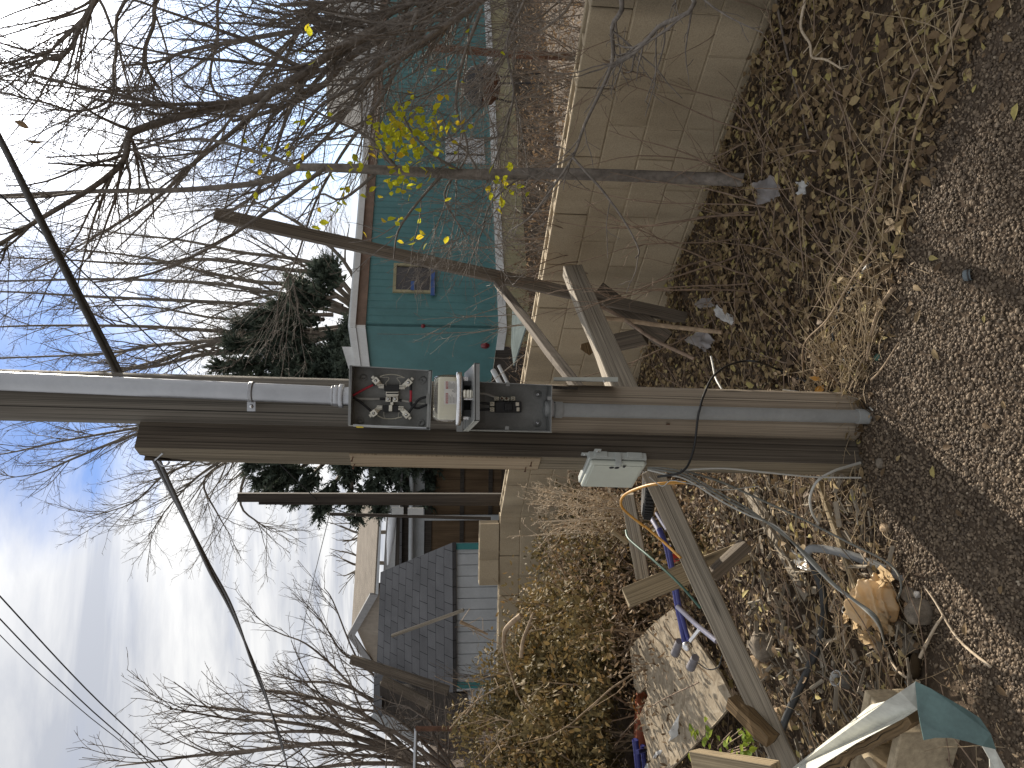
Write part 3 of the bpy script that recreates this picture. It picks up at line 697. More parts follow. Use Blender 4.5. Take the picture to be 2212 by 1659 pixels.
for dx, dy, zx in ((.013, -.066, 1010), (.013, -.05, 1012), (-.052, .02, 1010), (.055, .03, 1010)):
    b = MB(); b.box(mc+V((dx, dy, zof(zx-1))), .030, .003, zof(996)-zof(1018)); b.build('blade', 'chrome', mt, bevel=.0006)
b = MB(); q = mc+V((.016, -.072, 0))
for hx in (1000, 1007, 1012): b.lathe([(.0135, zof(hx)), (.0142, zof(hx+1)), (.0142, zof(hx+3.5)), (.0135, zof(hx+4.5))], q, (0, 0, 1), 20)
b.lathe([(.012, zof(998)), (.012, zof(1018))], q, (0, 0, 1), 16); b.build('seal_barrel', 'tin_plate', mt)
# label wrapped on the inner case, its words bent round the same cylinder
def cyl(u, zz, r): a = u/ri; return mc+V((math.sin(a)*r, -math.cos(a)*r, zz))
def wrap(name, mat, u0, u1, x0, x1, r, parent):
    b = MB(); n = 14; vs = [cyl(u0+(u1-u0)*k/n, z_, r) for k in range(n+1) for z_ in (zof(x0), zof(x1))]
    b.add(vs, [(2*k, 2*k+1, 2*k+3, 2*k+2) for k in range(n)], None, True); return b.build(name, mat, parent)
pxu = lambda y: (math.asin(max(-1, min(1, (861.5-y)/1659*(YM-ri)/ri))))*ri
lb = wrap('danger_label', 'label_white', pxu(872.6), pxu(823.5), 958.5, 984, ri+.0012, mt)
wrap('red_band', 'label_red', pxu(870.8), pxu(848.9), 961.8, 967, ri+.0020, lb)
wrap('red_band', 'label_red', pxu(840), pxu(824.5), 961.8, 967, ri+.0020, lb)
def word(txt, u0, u1, x0, x1, mat, r, parent, name='lettering'):
    cu_ = bpy.data.curves.new('t', 'FONT'); cu_.body = txt; cu_.size = 1; to = bpy.data.objects.new('t', cu_); C.objects.link(to)
    bpy.context.view_layer.update(); me = bpy.data.meshes.new_from_object(to.evaluated_get(bpy.context.evaluated_depsgraph_get()))
    C.objects.unlink(to); bpy.data.objects.remove(to)
    co_ = [v.co.copy() for v in me.vertices]; x_0, x_1 = min(c.x for c in co_), max(c.x for c in co_); y_0, y_1 = min(c.y for c in co_), max(c.y for c in co_)
    b = MB(); b.add([cyl(u0+(u1-u0)*(c.x-x_0)/(x_1-x_0), zof(x1)+(zof(x0)-zof(x1))*(c.y-y_0)/(y_1-y_0), r) for c in co_], [list(p.vertices) for p in me.polygons])
    bpy.data.meshes.remove(me); return b.build(name, mat, parent)
word('DANGER', pxu(868.2), pxu(850), 962.8, 966, 'label_white', ri+.0028, lb)
word('WARNING', pxu(837.5), pxu(826), 962.8, 966, 'label_white', ri+.0028, lb)
b = MB()
for k, (x, y0, y1) in enumerate(((969, 870, 853), (972, 870, 856), (975, 870, 852), (978, 870, 857), (981, 870, 858), (968.5, 840, 825), (970.6, 840, 824.5), (972.7, 840, 827), (974.8, 840, 829), (976.9, 840, 828), (979, 840, 826), (981.2, 840, 829))):
    n = 6; vs = [cyl(pxu(y0)+(pxu(y1)-pxu(y0))*i/n, z_, ri+.0020) for i in range(n+1) for z_ in (zof(x-.35), zof(x+.35))]
    b.add(vs, [(2*i, 2*i+1, 2*i+3, 2*i+2) for i in range(n)])
b.build('small_print', 'label_black', lb)
b = MB(); tri = [cyl(pxu(847.5), zof(981.3), ri+.002), cyl(pxu(841), zof(981.3), ri+.002), cyl(pxu(844.3), zof(975), ri+.002)]
for k in range(3): b.tube([tri[k], tri[(k+1) % 3]], .00045, 5)
b.tube([cyl(pxu(844.9), zof(980.6), ri+.002), cyl(pxu(843.7), zof(979), ri+.002), cyl(pxu(844.8), zof(978.6), ri+.002), cyl(pxu(844), zof(977), ri+.002)], .0004, 5)
b.build('warning_triangle', 'label_black', lb)

# loose cover hanging edge-on on the far side of the pole
lc = thing('hanging_cover', P(1265, 820, 2.70), 'thin grey metal panel cover hanging edge-on beside the lower part of the round pole', 'panel cover')
p0, p1 = P(1196, 823, 2.63), P(1335, 825, 2.63)
b = MB(); bk = V((.012, .17, 0)); b.slab([p0, p1, p1+bk, p0+bk+V((0, 0, -.03))], V((.002, 0, 0))); b.build('panel', 'box_grey', lc)
b = MB(); b.slab([p0, p1, p1+V((.017, 0, 0)), p0+V((.013, 0, 0))], V((0, .002, 0))); b.build('flange', 'box_sun', lc)
b = MB(); b.lathe([(.0022, .0005), (.0045, .0015), (.0045, 0)], P(*WB(1421, 1487), 2.628), (0, -1, 0), 12); b.build('eyelet', 'chrome', lc)
b = MB(); b.slab([P(1194, 833, 2.66), P(1248, 836, 2.66), P(1248, 842, 2.66), P(1194, 840, 2.66)], V((0, .006, 0))); b.build('hinge_strip', 'wood_dark', lc)

# ---------------------------------------------------------------- telephone box on the post
A = P(*NB(455, 445), 2.625); W_, H_ = .205, .196; dz = -LEAN; hh = eL
nid = thing('telephone_box', A, 'pale grey-green plastic telephone box on the side of the square post', 'utility box')
O = lambda a, c, n: A+hh*a+dz*c+nL*n
b = MB(); b.slab([O(-.006, -.006, -.045), O(-.006, H_+.006, -.045), O(W_+.004, H_+.006, -.045), O(W_+.004, -.006, -.045)], nL*.027); b.build('base', 'nid_base', nid, bevel=.004, segs=3)
b = MB(); b.slab([O(0, 0, -.0165), O(0, H_, -.0165), O(W_, H_, -.0165), O(W_, 0, -.0165)], nL*.0165); b.build('lid', 'nid_plastic', nid, bevel=.007, segs=4)
b = MB(); b.slab([O(.012, .012, .0003), O(.012, H_-.012, .0003), O(W_-.012, H_-.012, .0003), O(W_-.012, .012, .0003)], nL*.0022); b.build('lid_panel', 'nid_plastic', nid, bevel=.002, segs=2)
for c in (.078, .097):
    b = MB(); b.lathe([(.0088, .0002), (.0078, .0006), (0, .0006)], O(.024, c, .0028), nL, 18); b.build('screw_hole', 'soot', nid)
b = MB(); b.slab([O(-.008, .086, .001), O(-.008, .107, .001), O(.012, .107, .001), O(.012, .086, .001)], nL*.003); b.slab([O(-.009, .086, -.04), O(-.009, .107, -.04), O(-.009, .107, .004), O(-.009, .086, .004)], -hh*.004); b.build('latch', 'nid_base', nid, bevel=.001)
b = MB(); b.slab([O(.004, .115, .0028), O(.004, .126, .0028), O(.02, .124, .0028), O(.02, .117, .0028)], nL*.0008); b.build('keyhole', 'soot', nid)
for a_, c in ((-.02, .012), (.012, -.028)):
    b = MB(); b.slab([O(a_-.01, c, -.043), O(a_-.01, c+.024, -.043), O(a_+.014, c+.024, -.043), O(a_+.014, c, -.043)], nL*.004); me_ = b.build('mounting_tab', 'nid_base', nid, bevel=.001)
    b = MB(); b.lathe([(0, .003), (.004, .0025), (.004, 0)], O(a_+.002, c+.012, -.039), nL, 12); b.build('screw', 'chrome', me_)
for c0_, c1_ in ((.13, .185), (.015, .06)):
    b = MB(); b.slab([O(-.012, c0_, -.043), O(-.012, c1_, -.043), O(-.004, c1_, -.043), O(-.004, c0_, -.043)], nL*.02); b.build('hinge', 'nid_base', nid, bevel=.002)
b = MB(); b.slab([O(.03, H_-.002, -.040), O(.03, H_+.014, -.040), O(W_-.06, H_+.014, -.040), O(W_-.06, H_-.002, -.040)], nL*.02); b.build('cable_gland', 'nid_base', nid, bevel=.002)

# ---------------------------------------------------------------- concrete block wall
WT = P(1074, 1053, 6.9).z
WT = .90
def wall_line(x0, y0, x1, y1): return V((x0, y0, 0)), V((x1, y1, 0))
WA, WBp, WC = V((2.62, 2.06, 0)), V((-1.30, 7.43, 0)), V((-5.4, 7.75, 0))
bw = thing('block_wall', WA, 'long tan concrete block wall with hollow cores open along its top', 'wall')
def run(b, a, c, n, z0, ncs, hollow_top=True, seed=1, hole=None, thick=.15):
    rr = random.Random(seed); d = (c-a).normalized(); L = (c-a).length; n = n.normalized()
    for k in range(ncs):
        z = z0+.2*k; s = -.2 if k % 2 else 0.0
        while s < L:
            e = min(s+.4, L); q0 = max(s, 0)
            if e-q0 > .06:
                j = rr.uniform(-.003, .003); tint = (rr.random(), .5)
                cen = a+d*((q0+e)/2)+n*(j-thick/2); ln = e-q0-.006
                if hollow_top and k == ncs-1:
                    t_ = .032
                    b.box(cen+n*(thick/2-t_/2)+V((0, 0, z+.1)), ln, t_, .194, (d, n, V((0, 0, 1))), [[tint]*4]*6)
                    b.box(cen-n*(thick/2-t_/2)+V((0, 0, z+.1)), ln, t_, .194, (d, n, V((0, 0, 1))), [[tint]*4]*6)
                    for o in (-.5, 0, .5): b.box(cen+d*(o*(ln-.03))+V((0, 0, z+.098)), .028, thick-2*t_, .187, (d, n, V((0, 0, 1))), [[tint]*4]*6)
                else: b.box(cen+V((0, 0, z+.1)), ln, thick, .194, (d, n, V((0, 0, 1))), [[tint]*4]*6)
            s += .4
n1_ = V((-.81, -.59, 0))
b = MB(); dW = (WBp-WA).normalized(); n1_ = V((dW.y, -dW.x, 0)); n1_ = n1_ if n1_.y < 0 else -n1_
run(b, WA, WBp, n1_, WT-1.0, 5, True, 3)
n2_ = V((0, -1, 0)); d2 = (WC-WBp).normalized(); n2_ = V((d2.y, -d2.x, 0)); n2_ = n2_ if n2_.y < 0 else -n2_
run(b, WBp-d2*.02, WC, n2_, WT-1.0, 5, True, 4)
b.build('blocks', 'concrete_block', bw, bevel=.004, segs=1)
b = MB(); b.slab([WA-n1_*.005+V((0, 0, WT-1)), WBp-n1_*.005+V((0, 0, WT-1)), WBp-n1_*.005+V((0, 0, WT-.197)), WA-n1_*.005+V((0, 0, WT-.197))], -n1_*.12)
b.slab([WBp-n2_*.005+V((0, 0, WT-1)), WC-n2_*.005+V((0, 0, WT-1)), WC-n2_*.005+V((0, 0, WT-.197)), WBp-n2_*.005+V((0, 0, WT-.197))], -n2_*.12)
b.build('mortar_joints', 'mortar', bw)
# loose extra blocks standing on it
for k, (px, lab) in enumerate(((P(1010, 1168, 7.5).x, 'loose tan block set on the wall top nearer the square post'), (P(1010, 1230, 7.5).x, 'loose tan block set on the wall top nearer the bushy hedge'))):
    b = MB(); t_ = .032; c = V((px, 7.52+.01*k, WT+.1)); ux = V((1, .06*(k*2-1), 0)).normalized(); uy = V((-ux.y, ux.x, 0)); ln = .36 if k == 0 else .30; tint = (.4+.3*k, .5)
    for o in (-1, 1): b.box(c+uy*(o*(.075-t_/2)), ln, t_, .19, (ux, uy, V((0, 0, 1))), [[tint]*4]*6)
    for o in (-.5, 0, .5): b.box(c+ux*(o*(ln-.03)), .03, .15-2*t_, .186, (ux, uy, V((0, 0, 1))), [[tint]*4]*6)
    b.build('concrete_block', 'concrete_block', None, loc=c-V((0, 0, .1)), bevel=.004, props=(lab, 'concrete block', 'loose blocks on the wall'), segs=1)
# ---------------------------------------------------------------- turquoise mobile home
TC = V((.88, 12.2, 0)); tR = V((.85, .53, 0)).normalized(); tL = V((-.53, .85, 0)).normalized()
zf, zt = P(1077, 712, 12.2).z, P(787, 715, 12.2).z; ztop = P(757, 716, 12.2).z
tr = thing('mobile_home', TC, 'turquoise mobile home with ribbed side, white roof trim and small window', 'mobile home')
nR = V((tR.y, -tR.x, 0)); nLt = -tR
LR_, LL_ = 13.0, 3.5
def at(s, z, o=0.0): return TC+tR*s+nR*o+V((0, 0, z))
def atl(s, z, o=0.0): return TC+tL*s+nLt*o+V((0, 0, z))
b = MB(); cols_ = []; s = 0.0
while s < LR_:
    for ds, o in ((0, 0), (.055, 0), (.068, .013), (.082, .013), (.095, 0)):
        if s+ds <= LR_: cols_.append((s+ds, o))
    s += .147
vs = [at(s, z, o) for s, o in cols_ for z in (zf, zt)]
b.add(vs, [(2*k, 2*k+2, 2*k+3, 2*k+1) for k in range(len(cols_)-1)]); b.build('ribbed_wall', 'teal_paint', tr)
b = MB(); b.slab([atl(0, zf), atl(LL_, zf), atl(LL_, zt), atl(0, zt)], -nLt*.05); b.build('end_wall', 'teal_paint', tr)
b = MB(); b.slab([at(-.03, zt-.02, .03), at(LR_, zt-.02, .03), at(LR_, zt+.14, .03), at(-.03, zt+.14, .03)], -nR*.06); b.build('eave_board', 'brown_fascia', tr)
b = MB(); b.slab([at(-.06, zt+.13, .08), at(LR_, zt+.13, .08), at(LR_, ztop, .09), at(-.06, ztop, .09)], -nR*.1); b.build('roof_trim', 'white_paint', tr)
b = MB(); b.slab([atl(-.04, zt-.02, .05), atl(LL_, zt-.02, .05), atl(LL_, zt+.12, .05), atl(-.04, zt+.12, .05)], -nLt*.04); b.slab([atl(-.04, zt+.125, .07), atl(LL_, zt+.125, .07), atl(LL_, ztop+.01, .07), atl(-.04, ztop+.01, .07)], -nLt*.08); b.build('roof_trim', 'white_paint', tr)
b = MB(); b.slab([at(0, ztop-.01, .0), at(LR_, ztop-.01, .0), at(LR_, ztop-.01, .0)+tL*LL_, at(0, ztop-.01, 0)+tL*LL_], V((0, 0, .05))); b.build('roof', 'white_siding', tr)
b = MB(); q = atl(.55, ztop+.05, .02); b.slab([q+V((0, 0, -.04)), atl(1.9, ztop+.01, .02), atl(1.9, ztop+.07, .02), q+V((0, 0, .13))], V((0, .25, 0))); b.build('roof_flap', 'white_paint', tr)
b = MB(); b.slab([at(-.02, zf-.13, .035), at(LR_, zf-.13, .035), at(LR_, zf+.0, .035), at(-.02, zf+.0, .035)], -nR*.06); b.slab([atl(-.035, zf-.13, .035), atl(.55, zf-.13, .035), atl(.55, zf, .035), atl(-.035, zf, .035)], -nLt*.03); b.build('bottom_trim', 'white_paint', tr)
b = MB(); cc = []
s = 0
while s < LR_: cc += [(s, 0), (s+.05, 0), (s+.08, -.014), (s+.13, -.014)]; s += .16
vs = [at(s, z, o) for s, o in cc for z in (-.05, zf-.12)]; b.add(vs, [(2*k, 2*k+2, 2*k+3, 2*k+1) for k in range(len(cc)-1)]); b.slab([atl(.01, -.05), atl(.5, -.05), atl(.5, zf-.12), atl(.01, zf-.12)], -nLt*.02); b.build('skirting', 'skirt_yellow', tr)
b = MB(); b.slab([atl(.52, -.05, -.02), atl(LL_, -.05, -.02), atl(LL_, zf-.01, -.02), atl(.52, zf-.01, -.02)], -nLt*.03); b.build('skirting', 'wood_dark', tr)
def hit(x, y):      # where the ray through (x, y) meets the ribbed side
    d = ray(x, y); k = ((TC-CAM).dot(nR))/d.dot(nR); p = CAM+d*k; return (p-TC).dot(tR), p.z
s1, za = hit(848, 634); s2, zb_ = hit(936, 574)
wn = MB()
for a_, c, e, f_ in ((s1, zb_, s2, zb_+.05), (s1, za-.05, s2, za), (s1, zb_+.05, s1+.05, za-.05), (s2-.05, zb_+.05, s2, za-.05)):
    wn.slab([at(a_, c, .045), at(e, c, .045), at(e, f_, .045), at(a_, f_, .045)], -nR*.05)
wo = wn.build('window', 'skirt_yellow', tr)
b = MB(); b.slab([at(s1+.05, zb_+.05, .02), at(s2-.05, zb_+.05, .02), at(s2-.05, za-.05, .02), at(s1+.05, za-.05, .02)], -nR*.015); b.build('pane', 'window_dark', wo)
b = MB(); b.slab([at(s1-.06, zb_-.03, .06), at(s2+.1, zb_-.03, .06), at(s2+.1, zb_+.04, .06), at(s1-.06, zb_+.04, .06)], -nR*.012); b.slab([at(s1+.04, zb_+.30, .058), at(s1+.22, zb_+.30, .058), at(s1+.22, zb_+.36, .058), at(s1+.04, zb_+.36, .058)], -nR*.01); b.build('tape', 'blue_tape', wo)
sq, zq = hit(914, 705); b = MB(); b.lathe([(.035, 0), (.032, .02), (.0, .026)], at(sq, zq, .0), nR, 16); b.build('marker_lamp', 'lamp_red', tr)
d = ray(1048, 746); k_ = (TC-CAM).dot(nLt)/d.dot(nLt); q = CAM+d*k_
b = MB(); b.lathe([(.075, 0), (.07, .02), (0, .03)], q, nLt, 20); b.build('marker_lamp', 'lamp_red', tr)
s1, za = hit(962, 352); s2, zb_ = hit(1046, 302)
b = MB(); b.slab([at(s1, zb_, .04), at(s2, zb_, .04), at(s2, za, .04), at(s1, za, .04)], -nR*.05); po = b.build('access_panel', 'white_siding', tr, bevel=.01)
b = MB(); b.slab([at(s1+.18, zb_+.02, .05), at(s1+.22, zb_+.02, .05), at(s1+.22, za-.02, .05), at(s1+.18, za-.02, .05)], -nR*.012); b.build('seam', 'soot', po)

# grey sheet leaning between the home and the wall
b = MB(); b.slab([P(1109, 671, 8.0), P(1140, 700, 6.6), P(1112, 790, 7.0), P(1106, 745, 8.2)], V((0, .02, .01))); b.build('leaning_sheet', 'slate_sheet', None, loc=P(1125, 730, 7.5), props=('faded pale sheet scrap lying behind the wall top below the turquoise home', 'sheet'))
b = MB()
for x0, y0, x1, y1, r in ((1065, 800, 1090, 845, .03), (1078, 790, 1100, 835, .02)): b.tube([P(x0, y0, 8.6), P(x1, y1, 8.4)], r, 10)
b.build('pale_pipe', 'white_siding', None, loc=P(1080, 815, 8.5), props=('pale scrap pipes lying just behind the wall, beside the breaker box', 'pipe'))

# rusty post and kettle grill in the yard
b = MB(); b.tube([P(925, 102, 9), P(1010, 109, 9), P(1105, 118, 9), P(1320, 125, 9)], .045, 12); b.build('rusty_post', 'rust', None, loc=P(1320, 125, 9), props=('rusty brown upright post in front of the turquoise home behind the branches', 'post'))
gq = P(1040, 185, 10); gr = thing('kettle_grill', V((gq.x, gq.y, 0)), 'black kettle barbecue grill standing in the yard behind the wall', 'grill')
b = MB(); b.lathe([(0, .26), (.12, .24), (.22, .15), (.27, 0)], gq, (0, 0, 1), 28); b.lathe([(0, .27), (.03, .27), (.03, .30), (0, .31)], gq, (0, 0, 1), 12); b.build('lid', 'soot', gr)
b = MB(); b.lathe([(.265, -.01), (.23, -.14), (.12, -.23), (0, -.25)], gq, (0, 0, 1), 28); b.build('bowl', 'rust', gr)
for k in range(3):
    b = MB(); a = k*2.1+.4; b.tube([gq+V((.15*math.cos(a), .15*math.sin(a), -.18)), V((gq.x+.3*math.cos(a), gq.y+.3*math.sin(a), 0))], .014, 8); b.build('leg', 'soot', gr)

# grey-roofed house beyond the home
hg = thing('grey_roof_house', V((9.5, 30, 0)), 'distant house with a pale grey shingled roof above the turquoise home', 'house')
e0, e1, r0_, r1_ = P(790, 290, 28), P(796, -60, 28), P(706, 250, 32), P(700, -60, 32)
b = MB(); b.slab([e0, e1, r1_, r0_], V((0, 0, -.12))); b.build('roof', 'shingle_grey', hg)
b = MB(); b.slab([V((e0.x+.3, 28.6, -.2)), V((e1.x, 28.6, -.2)), V((e1.x, 28.6, e1.z)), V((e0.x+.3, 28.6, e0.z))], V((0, 6, 0))); b.build('wall', 'white_siding', hg)

# ---------------------------------------------------------------- garage with brown door, left of the square post
gY = 17.0
def gp(x, y, o=0): return P(x, y, gY+o)
ga = thing('garage', V((gp(1000, 1090).x, gY, -.2)), 'low grey-white garage with brown wooden doors seen past the square post', 'garage')
xa, xb_ = gp(900, 950).x, gp(900, 1330).x; zt_ = gp(896, 1090).z; zd = gp(917, 1090).z; zg = -.3
b = MB(); b.slab([V((xb_, gY, zd)), V((xa, gY, zd)), V((xa, gY, zt_+.1)), V((xb_, gY, zt_+.1))], V((0, .2, 0))); b.build('wall', 'white_siding', ga)
b = MB()
for yy in (1006, 1117, 1187): pass
xp0, xp1 = gp(950, 1113).x, gp(950, 1124).x
b.slab([V((xp1, gY-.02, zg)), V((xp0, gY-.02, zg)), V((xp0, gY-.02, zd)), V((xp1, gY-.02, zd))], V((0, .2, 0))); b.build('door_jamb', 'white_siding', ga)
for y0, y1 in ((950, 1113), (1124, 1300)):
    X0, X1 = gp(950, y1).x, gp(950, y0).x
    b = MB(); b.slab([V((X0, gY+.06, zg)), V((X1, gY+.06, zg)), V((X1, gY+.06, zd)), V((X0, gY+.06, zd))], V((0, .05, 0))); do = b.build('garage_door', 'door_wood', ga)
    b = MB()
    for z in (zd-.16, zd-.87, zd-1.5): b.slab([V((X0, gY+.035, z)), V((X1, gY+.035, z)), V((X1, gY+.035, z+.09 if z < zd-.2 else zd)), V((X0, gY+.035, z+.09 if z < zd-.2 else zd))], V((0, .03, 0)))
    b.build('rail', 'wood_dark', do)
b = MB(); b.slab([V((xb_, gY-.1, zt_+.11)), V((xa, gY-.1, zt_+.11)), V((xa, gY-.1, zt_+.26)), V((xb_, gY-.1, zt_+.26))], V((0, .1, 0))); b.build('fascia', 'wood_dark', ga)
b = MB(); b.tube([V((xb_, gY-.16, zt_+.07)), V((xa, gY-.16, zt_+.07))], .055, 14); b.build('gutter', 'white_siding', ga)
b = MB(); b.slab([V((xb_, gY-.25, zt_+.26)), V((xa, gY-.25, zt_+.26)), V((xa, gY+3.5, zt_+.42)), V((xb_, gY+3.5, zt_+.42))], V((0, 0, .05))); b.build('roof', 'shingle_dark', ga)
# on the garage roof: a pale rolled sheet on old boards
b = MB(); q0, q1 = P(849, 1106, 16.9), P(838, 1220, 17.2); b.tube([q0, q0.lerp(q1, .5), q1], [.095, .085, .02], 20); b.build('rolled_sheet', 'roll_white', None, loc=q0, props=('glossy white rolled sheet lying on the garage roof edge', 'rolled sheet'))
b = MB()
for x0, x1, y0, y1 in ((862, 858, 1106, 1225), (869, 866, 1090, 1225), (874, 873, 1100, 1230)): b.beam(P(x0, y0, 17.0), P(x1, y1, 17.2), .10, .14)
b.build('stacked_boards', 'wood_dark', None, loc=P(866, 1106, 17), props=('old dark boards stacked under the white rolled sheet', 'boards'))

# tan house far behind
th_ = thing('brown_roof_house', V((-10, 31, 0)), 'distant house with weathered tan-brown shingle roof and tan gable', 'house')
hA, hB, hC, hD = P(819, 1085, 30), P(808, 1283, 30), P(758, 1372, 35), P(777, 1085, 35)
b = MB(); b.slab([hA, hB, hC, hD], V((0, 0, -.1))); b.build('roof', 'shingle_brown', th_)
hE = P(806, 1440, 38); hB2 = V((hB.x-.15, 30.6, 0))
b = MB(); b.slab([V((hB.x+.1, 30.4, -.3)), V((hE.x, 38, -.3)), V((hE.x, 38, hE.z)), hC+V((.25, 0, -.25)), V((hB.x+.1, 30.4, hB.z-.1))], V((.2, .1, 0))); b.build('gable_wall', 'gable_grey', th_)
b = MB(); b.beam(hB, hC, .32, .08); b.beam(hC, hE, .32, .08); b.build('barge_board', 'grey_trim', th_)
b = MB(); b.slab([V((hA.x, 30.3, -.3)), V((hB.x+.2, 30.3, -.3)), V((hB.x+.2, 30.3, hB.z-.3)), V((hA.x, 30.3, hA.z-.3))], V((0, .2, 0))); b.slab([P(826, 1085, 29.95), P(817, 1284, 29.95), hB+V((0, -.02, -.06)), hA+V((0, -.02, -.06))], V((0, .06, 0))); b.build('front_wall', 'white_siding', th_)

# ---------------------------------------------------------------- shed with dark shingles
s0, s1, s2, s3 = P(977.5, 1172, 12.5), P(979, 1496, 12.5), P(826, 1462, 14.6), P(822, 1236, 14.6)
sh = thing('shingled_shed', V((s0.x, 12.6, 0)), 'low white shed under a dark grey shingle roof with turquoise corner boards', 'shed')
b = MB(); b.slab([s0, s1, P(812, 1475, 14.6), s3], V((0, .04, -.06))); b.build('roof', 'shingle_dark', sh)
b = MB()
rp = random.Random(3)
for k in range(7):
    fx = rp.uniform(.05, .85); fy = rp.choice([.45, .6, .7, .8, .9]); o = s0.lerp(s1, fx).lerp(s3.lerp(s2, fx), fy)
    du, dv = (s1-s0).normalized()*rp.uniform(.2, .5), (s3-s0).normalized()*.13; b.slab([o, o+du, o+du+dv, o+dv], (du.cross(dv)).normalized()*(-.012 if du.cross(dv).z < 0 else .012))
b.build('lifted_shingle', 'shingle_dark', sh)
b = MB(); zc = s0.z-.02; X0, X1 = s1.x+.03, s0.x-.03; n = 13
for k in range(n):
    a_, c = X1+(X0-X1)*k/n, X1+(X0-X1)*(k+1)/n; b.slab([V((c+.012, 12.6, -.2)), V((a_, 12.6, -.2)), V((a_, 12.6, zc)), V((c+.012, 12.6, zc))], V((0, .02, 0)))
b.slab([V((X0, 12.625, -.2)), V((X1, 12.625, -.2)), V((X1, 12.625, zc)), V((X0, 12.625, zc))], V((s3.x-s0.x-.15, 2, 0))); b.build('siding', 'white_siding', sh)
for x in (X0, X1-.1):
    b = MB(); b.slab([V((x, 12.57, -.2)), V((x+.1, 12.57, -.2)), V((x+.1, 12.57, zc)), V((x, 12.57, zc))], V((0, .028, 0))); b.build('corner_board', 'teal_trim', sh)

# dark lean-to, half fallen, left of the shed
ln = thing('collapsed_lean_to', V((-6.0, 13, 0)), 'dark brown wooden lean-to with a grey barge board beside the shingled shed', 'lean-to')
b = MB(); b.slab([P(820, 1478, 13.6), P(1010, 1500, 12.9), P(1035, 1640, 12.9), P(900, 1600, 13.4), P(822, 1545, 13.8)], V((0, .15, 0))); b.build('boarded_wall', 'wood_dark', ln)
b = MB(); b.beam(P(806, 1545, 13.5), P(840, 1560, 13.3), .2, .05, V((0, 0, 1))); b.beam(P(840, 1560, 13.3), P(900, 1600, 13.1), .2, .05, V((0, 0, 1))); b.build('barge_board', 'white_siding', ln)
b = MB(); b.slab([P(808, 1465, 14.0), P(806, 1545, 13.5), P(824, 1550, 13.4), P(826, 1462, 13.9)], V((0, .3, .02))); b.build('roof_edge', 'shingle_dark', ln)
b = MB(); b.beam(P(*LB(545, 740), 12.2), P(*LB(1060, 1000), 11.9), .17, .04, V((1, 0, .3))); b.build('leaning_board', 'wood_brown', None, loc=P(*LB(1060, 1000), 11.9), props=('wide grey-brown board leaning on the shed beside the dark lean-to', 'board'))
b = MB(); b.beam(P(*LB(215, 520), 11.6), P(*LB(1240, 850), 11.2), .14, .05, V((1, 0, .3))); b.build('leaning_board', 'wood_brown', None, loc=P(*LB(1240, 850), 11.2), props=('long narrow grey board leaning high across the left end of the shingle roof', 'board'))
b = MB(); b.beam(P(*LB(645, 275), 10.4), P(*LB(1400, 5), 10.2), .035, .05, V((1, 0, .3))); b.build('leaning_stick', 'wood_grey', None, loc=P(*LB(1400, 5), 10.2), props=('thin pale stick leaning across the middle of the shingle roof', 'stick'))

# chain-link fence remains, far left
cf = thing('chain_link_fence', P(1010, 1640, 9), 'grey chain link fence rail and wires in front of the brush', 'fence')
b = MB(); b.tube([P(899, 1574, 9), P(895, 1700, 8.8), P(890, 1900, 8.2)], .022, 12); b.build('rail', 'galvanised', cf)
b = MB(); b.tube([P(897, 1574, 9), P(1100, 1574, 9), P(1200, 1572, 9)], .03, 12); b.build('fence_post', 'rust', cf)
b = MB()
for k in range(40):
    y = 1578+k*8; dr = 60 if k % 2 else -60
    b.tube([P(900, y, 8.95), P(960, y+30, 8.95), P(1020, y, 8.95), P(1080, y+30, 8.95)], .0022, 4, False)
b.build('wire_mesh', 'rust', cf)

# middle post, between garage and wall, with its bracket
mq = thing('middle_post', P(1075, 1075, 8), 'slim dark grey wooden post standing behind the wall in front of the garage', 'post')
b = MB(); b.beam(P(515, 1074, 8), P(1300, 1075, 8), .085, .09, V((1, 0, 0))); b.build('post_body', 'wood_dark', mq)
b = MB(); b.beam(P(560, 1084, 8.03), P(1300, 1088, 8.03), .05, .05, V((1, 0, 0))); b.build('side_rail', 'wood_dark', mq)
b = MB(); b.box(P(*SH(735, 585), 8.0), .07, .03, .12); b.box(P(*SH(930, 590), 8.0), .07, .03, .16); b.build('bracket', 'white_siding', mq)
b = MB(); b.tube(spline([P(*SH(0, 550), 7.95), P(*SH(150, 600), 7.95), P(*SH(260, 640), 7.95), P(*SH(290, 590), 7.95), P(*SH(200, 570), 7.95)], 5), .005, 6); b.build('wire_coil', 'black_cable', mq)
b = MB(); b.tube([P(*SH(0, 620), 9), P(1060, 1120, 9)], .02, 8); b.build('thin_pole', 'wood_dark', None, loc=P(1060, 1120, 9), props=('thin dark pole just left of the middle post before the garage doors', 'pole'))

# ---------------------------------------------------------------- overhead lines
hk = P(336, 990, 2.80)
def twist(name, pts, r, mat, props, turns=9, ns=14):
    c = spline(pts, ns); b = MB(); acc = 0; q1, q2 = [], []
    for k, p in enumerate(c):
        d = (c[min(k+1, len(c)-1)]-c[max(k-1, 0)]).normalized(); a_, e_ = frame(d)
        if k: acc += (c[k]-c[k-1]).length
        an = acc*turns; o = (a_*math.cos(an)+e_*math.sin(an))*r; q1.append(p+o); q2.append(p-o)
    b.tube(q1, r*1.02, 8); b.tube(q2, r*1.02, 8); return b.build(name, mat, None, loc=pts[len(pts)//2], props=props)
twist('service_cable', [P(-560, -560, 1.55), P(-60, 190, 2.1), P(0, 300, 2.25), P(130, 560, 2.6), P(255, 805, 2.92), P(300, 905, 2.92), hk], .0085, 'cable_line', ('thick black twisted service cable coming down from above to the square post', 'cable'), 1.2, 26)
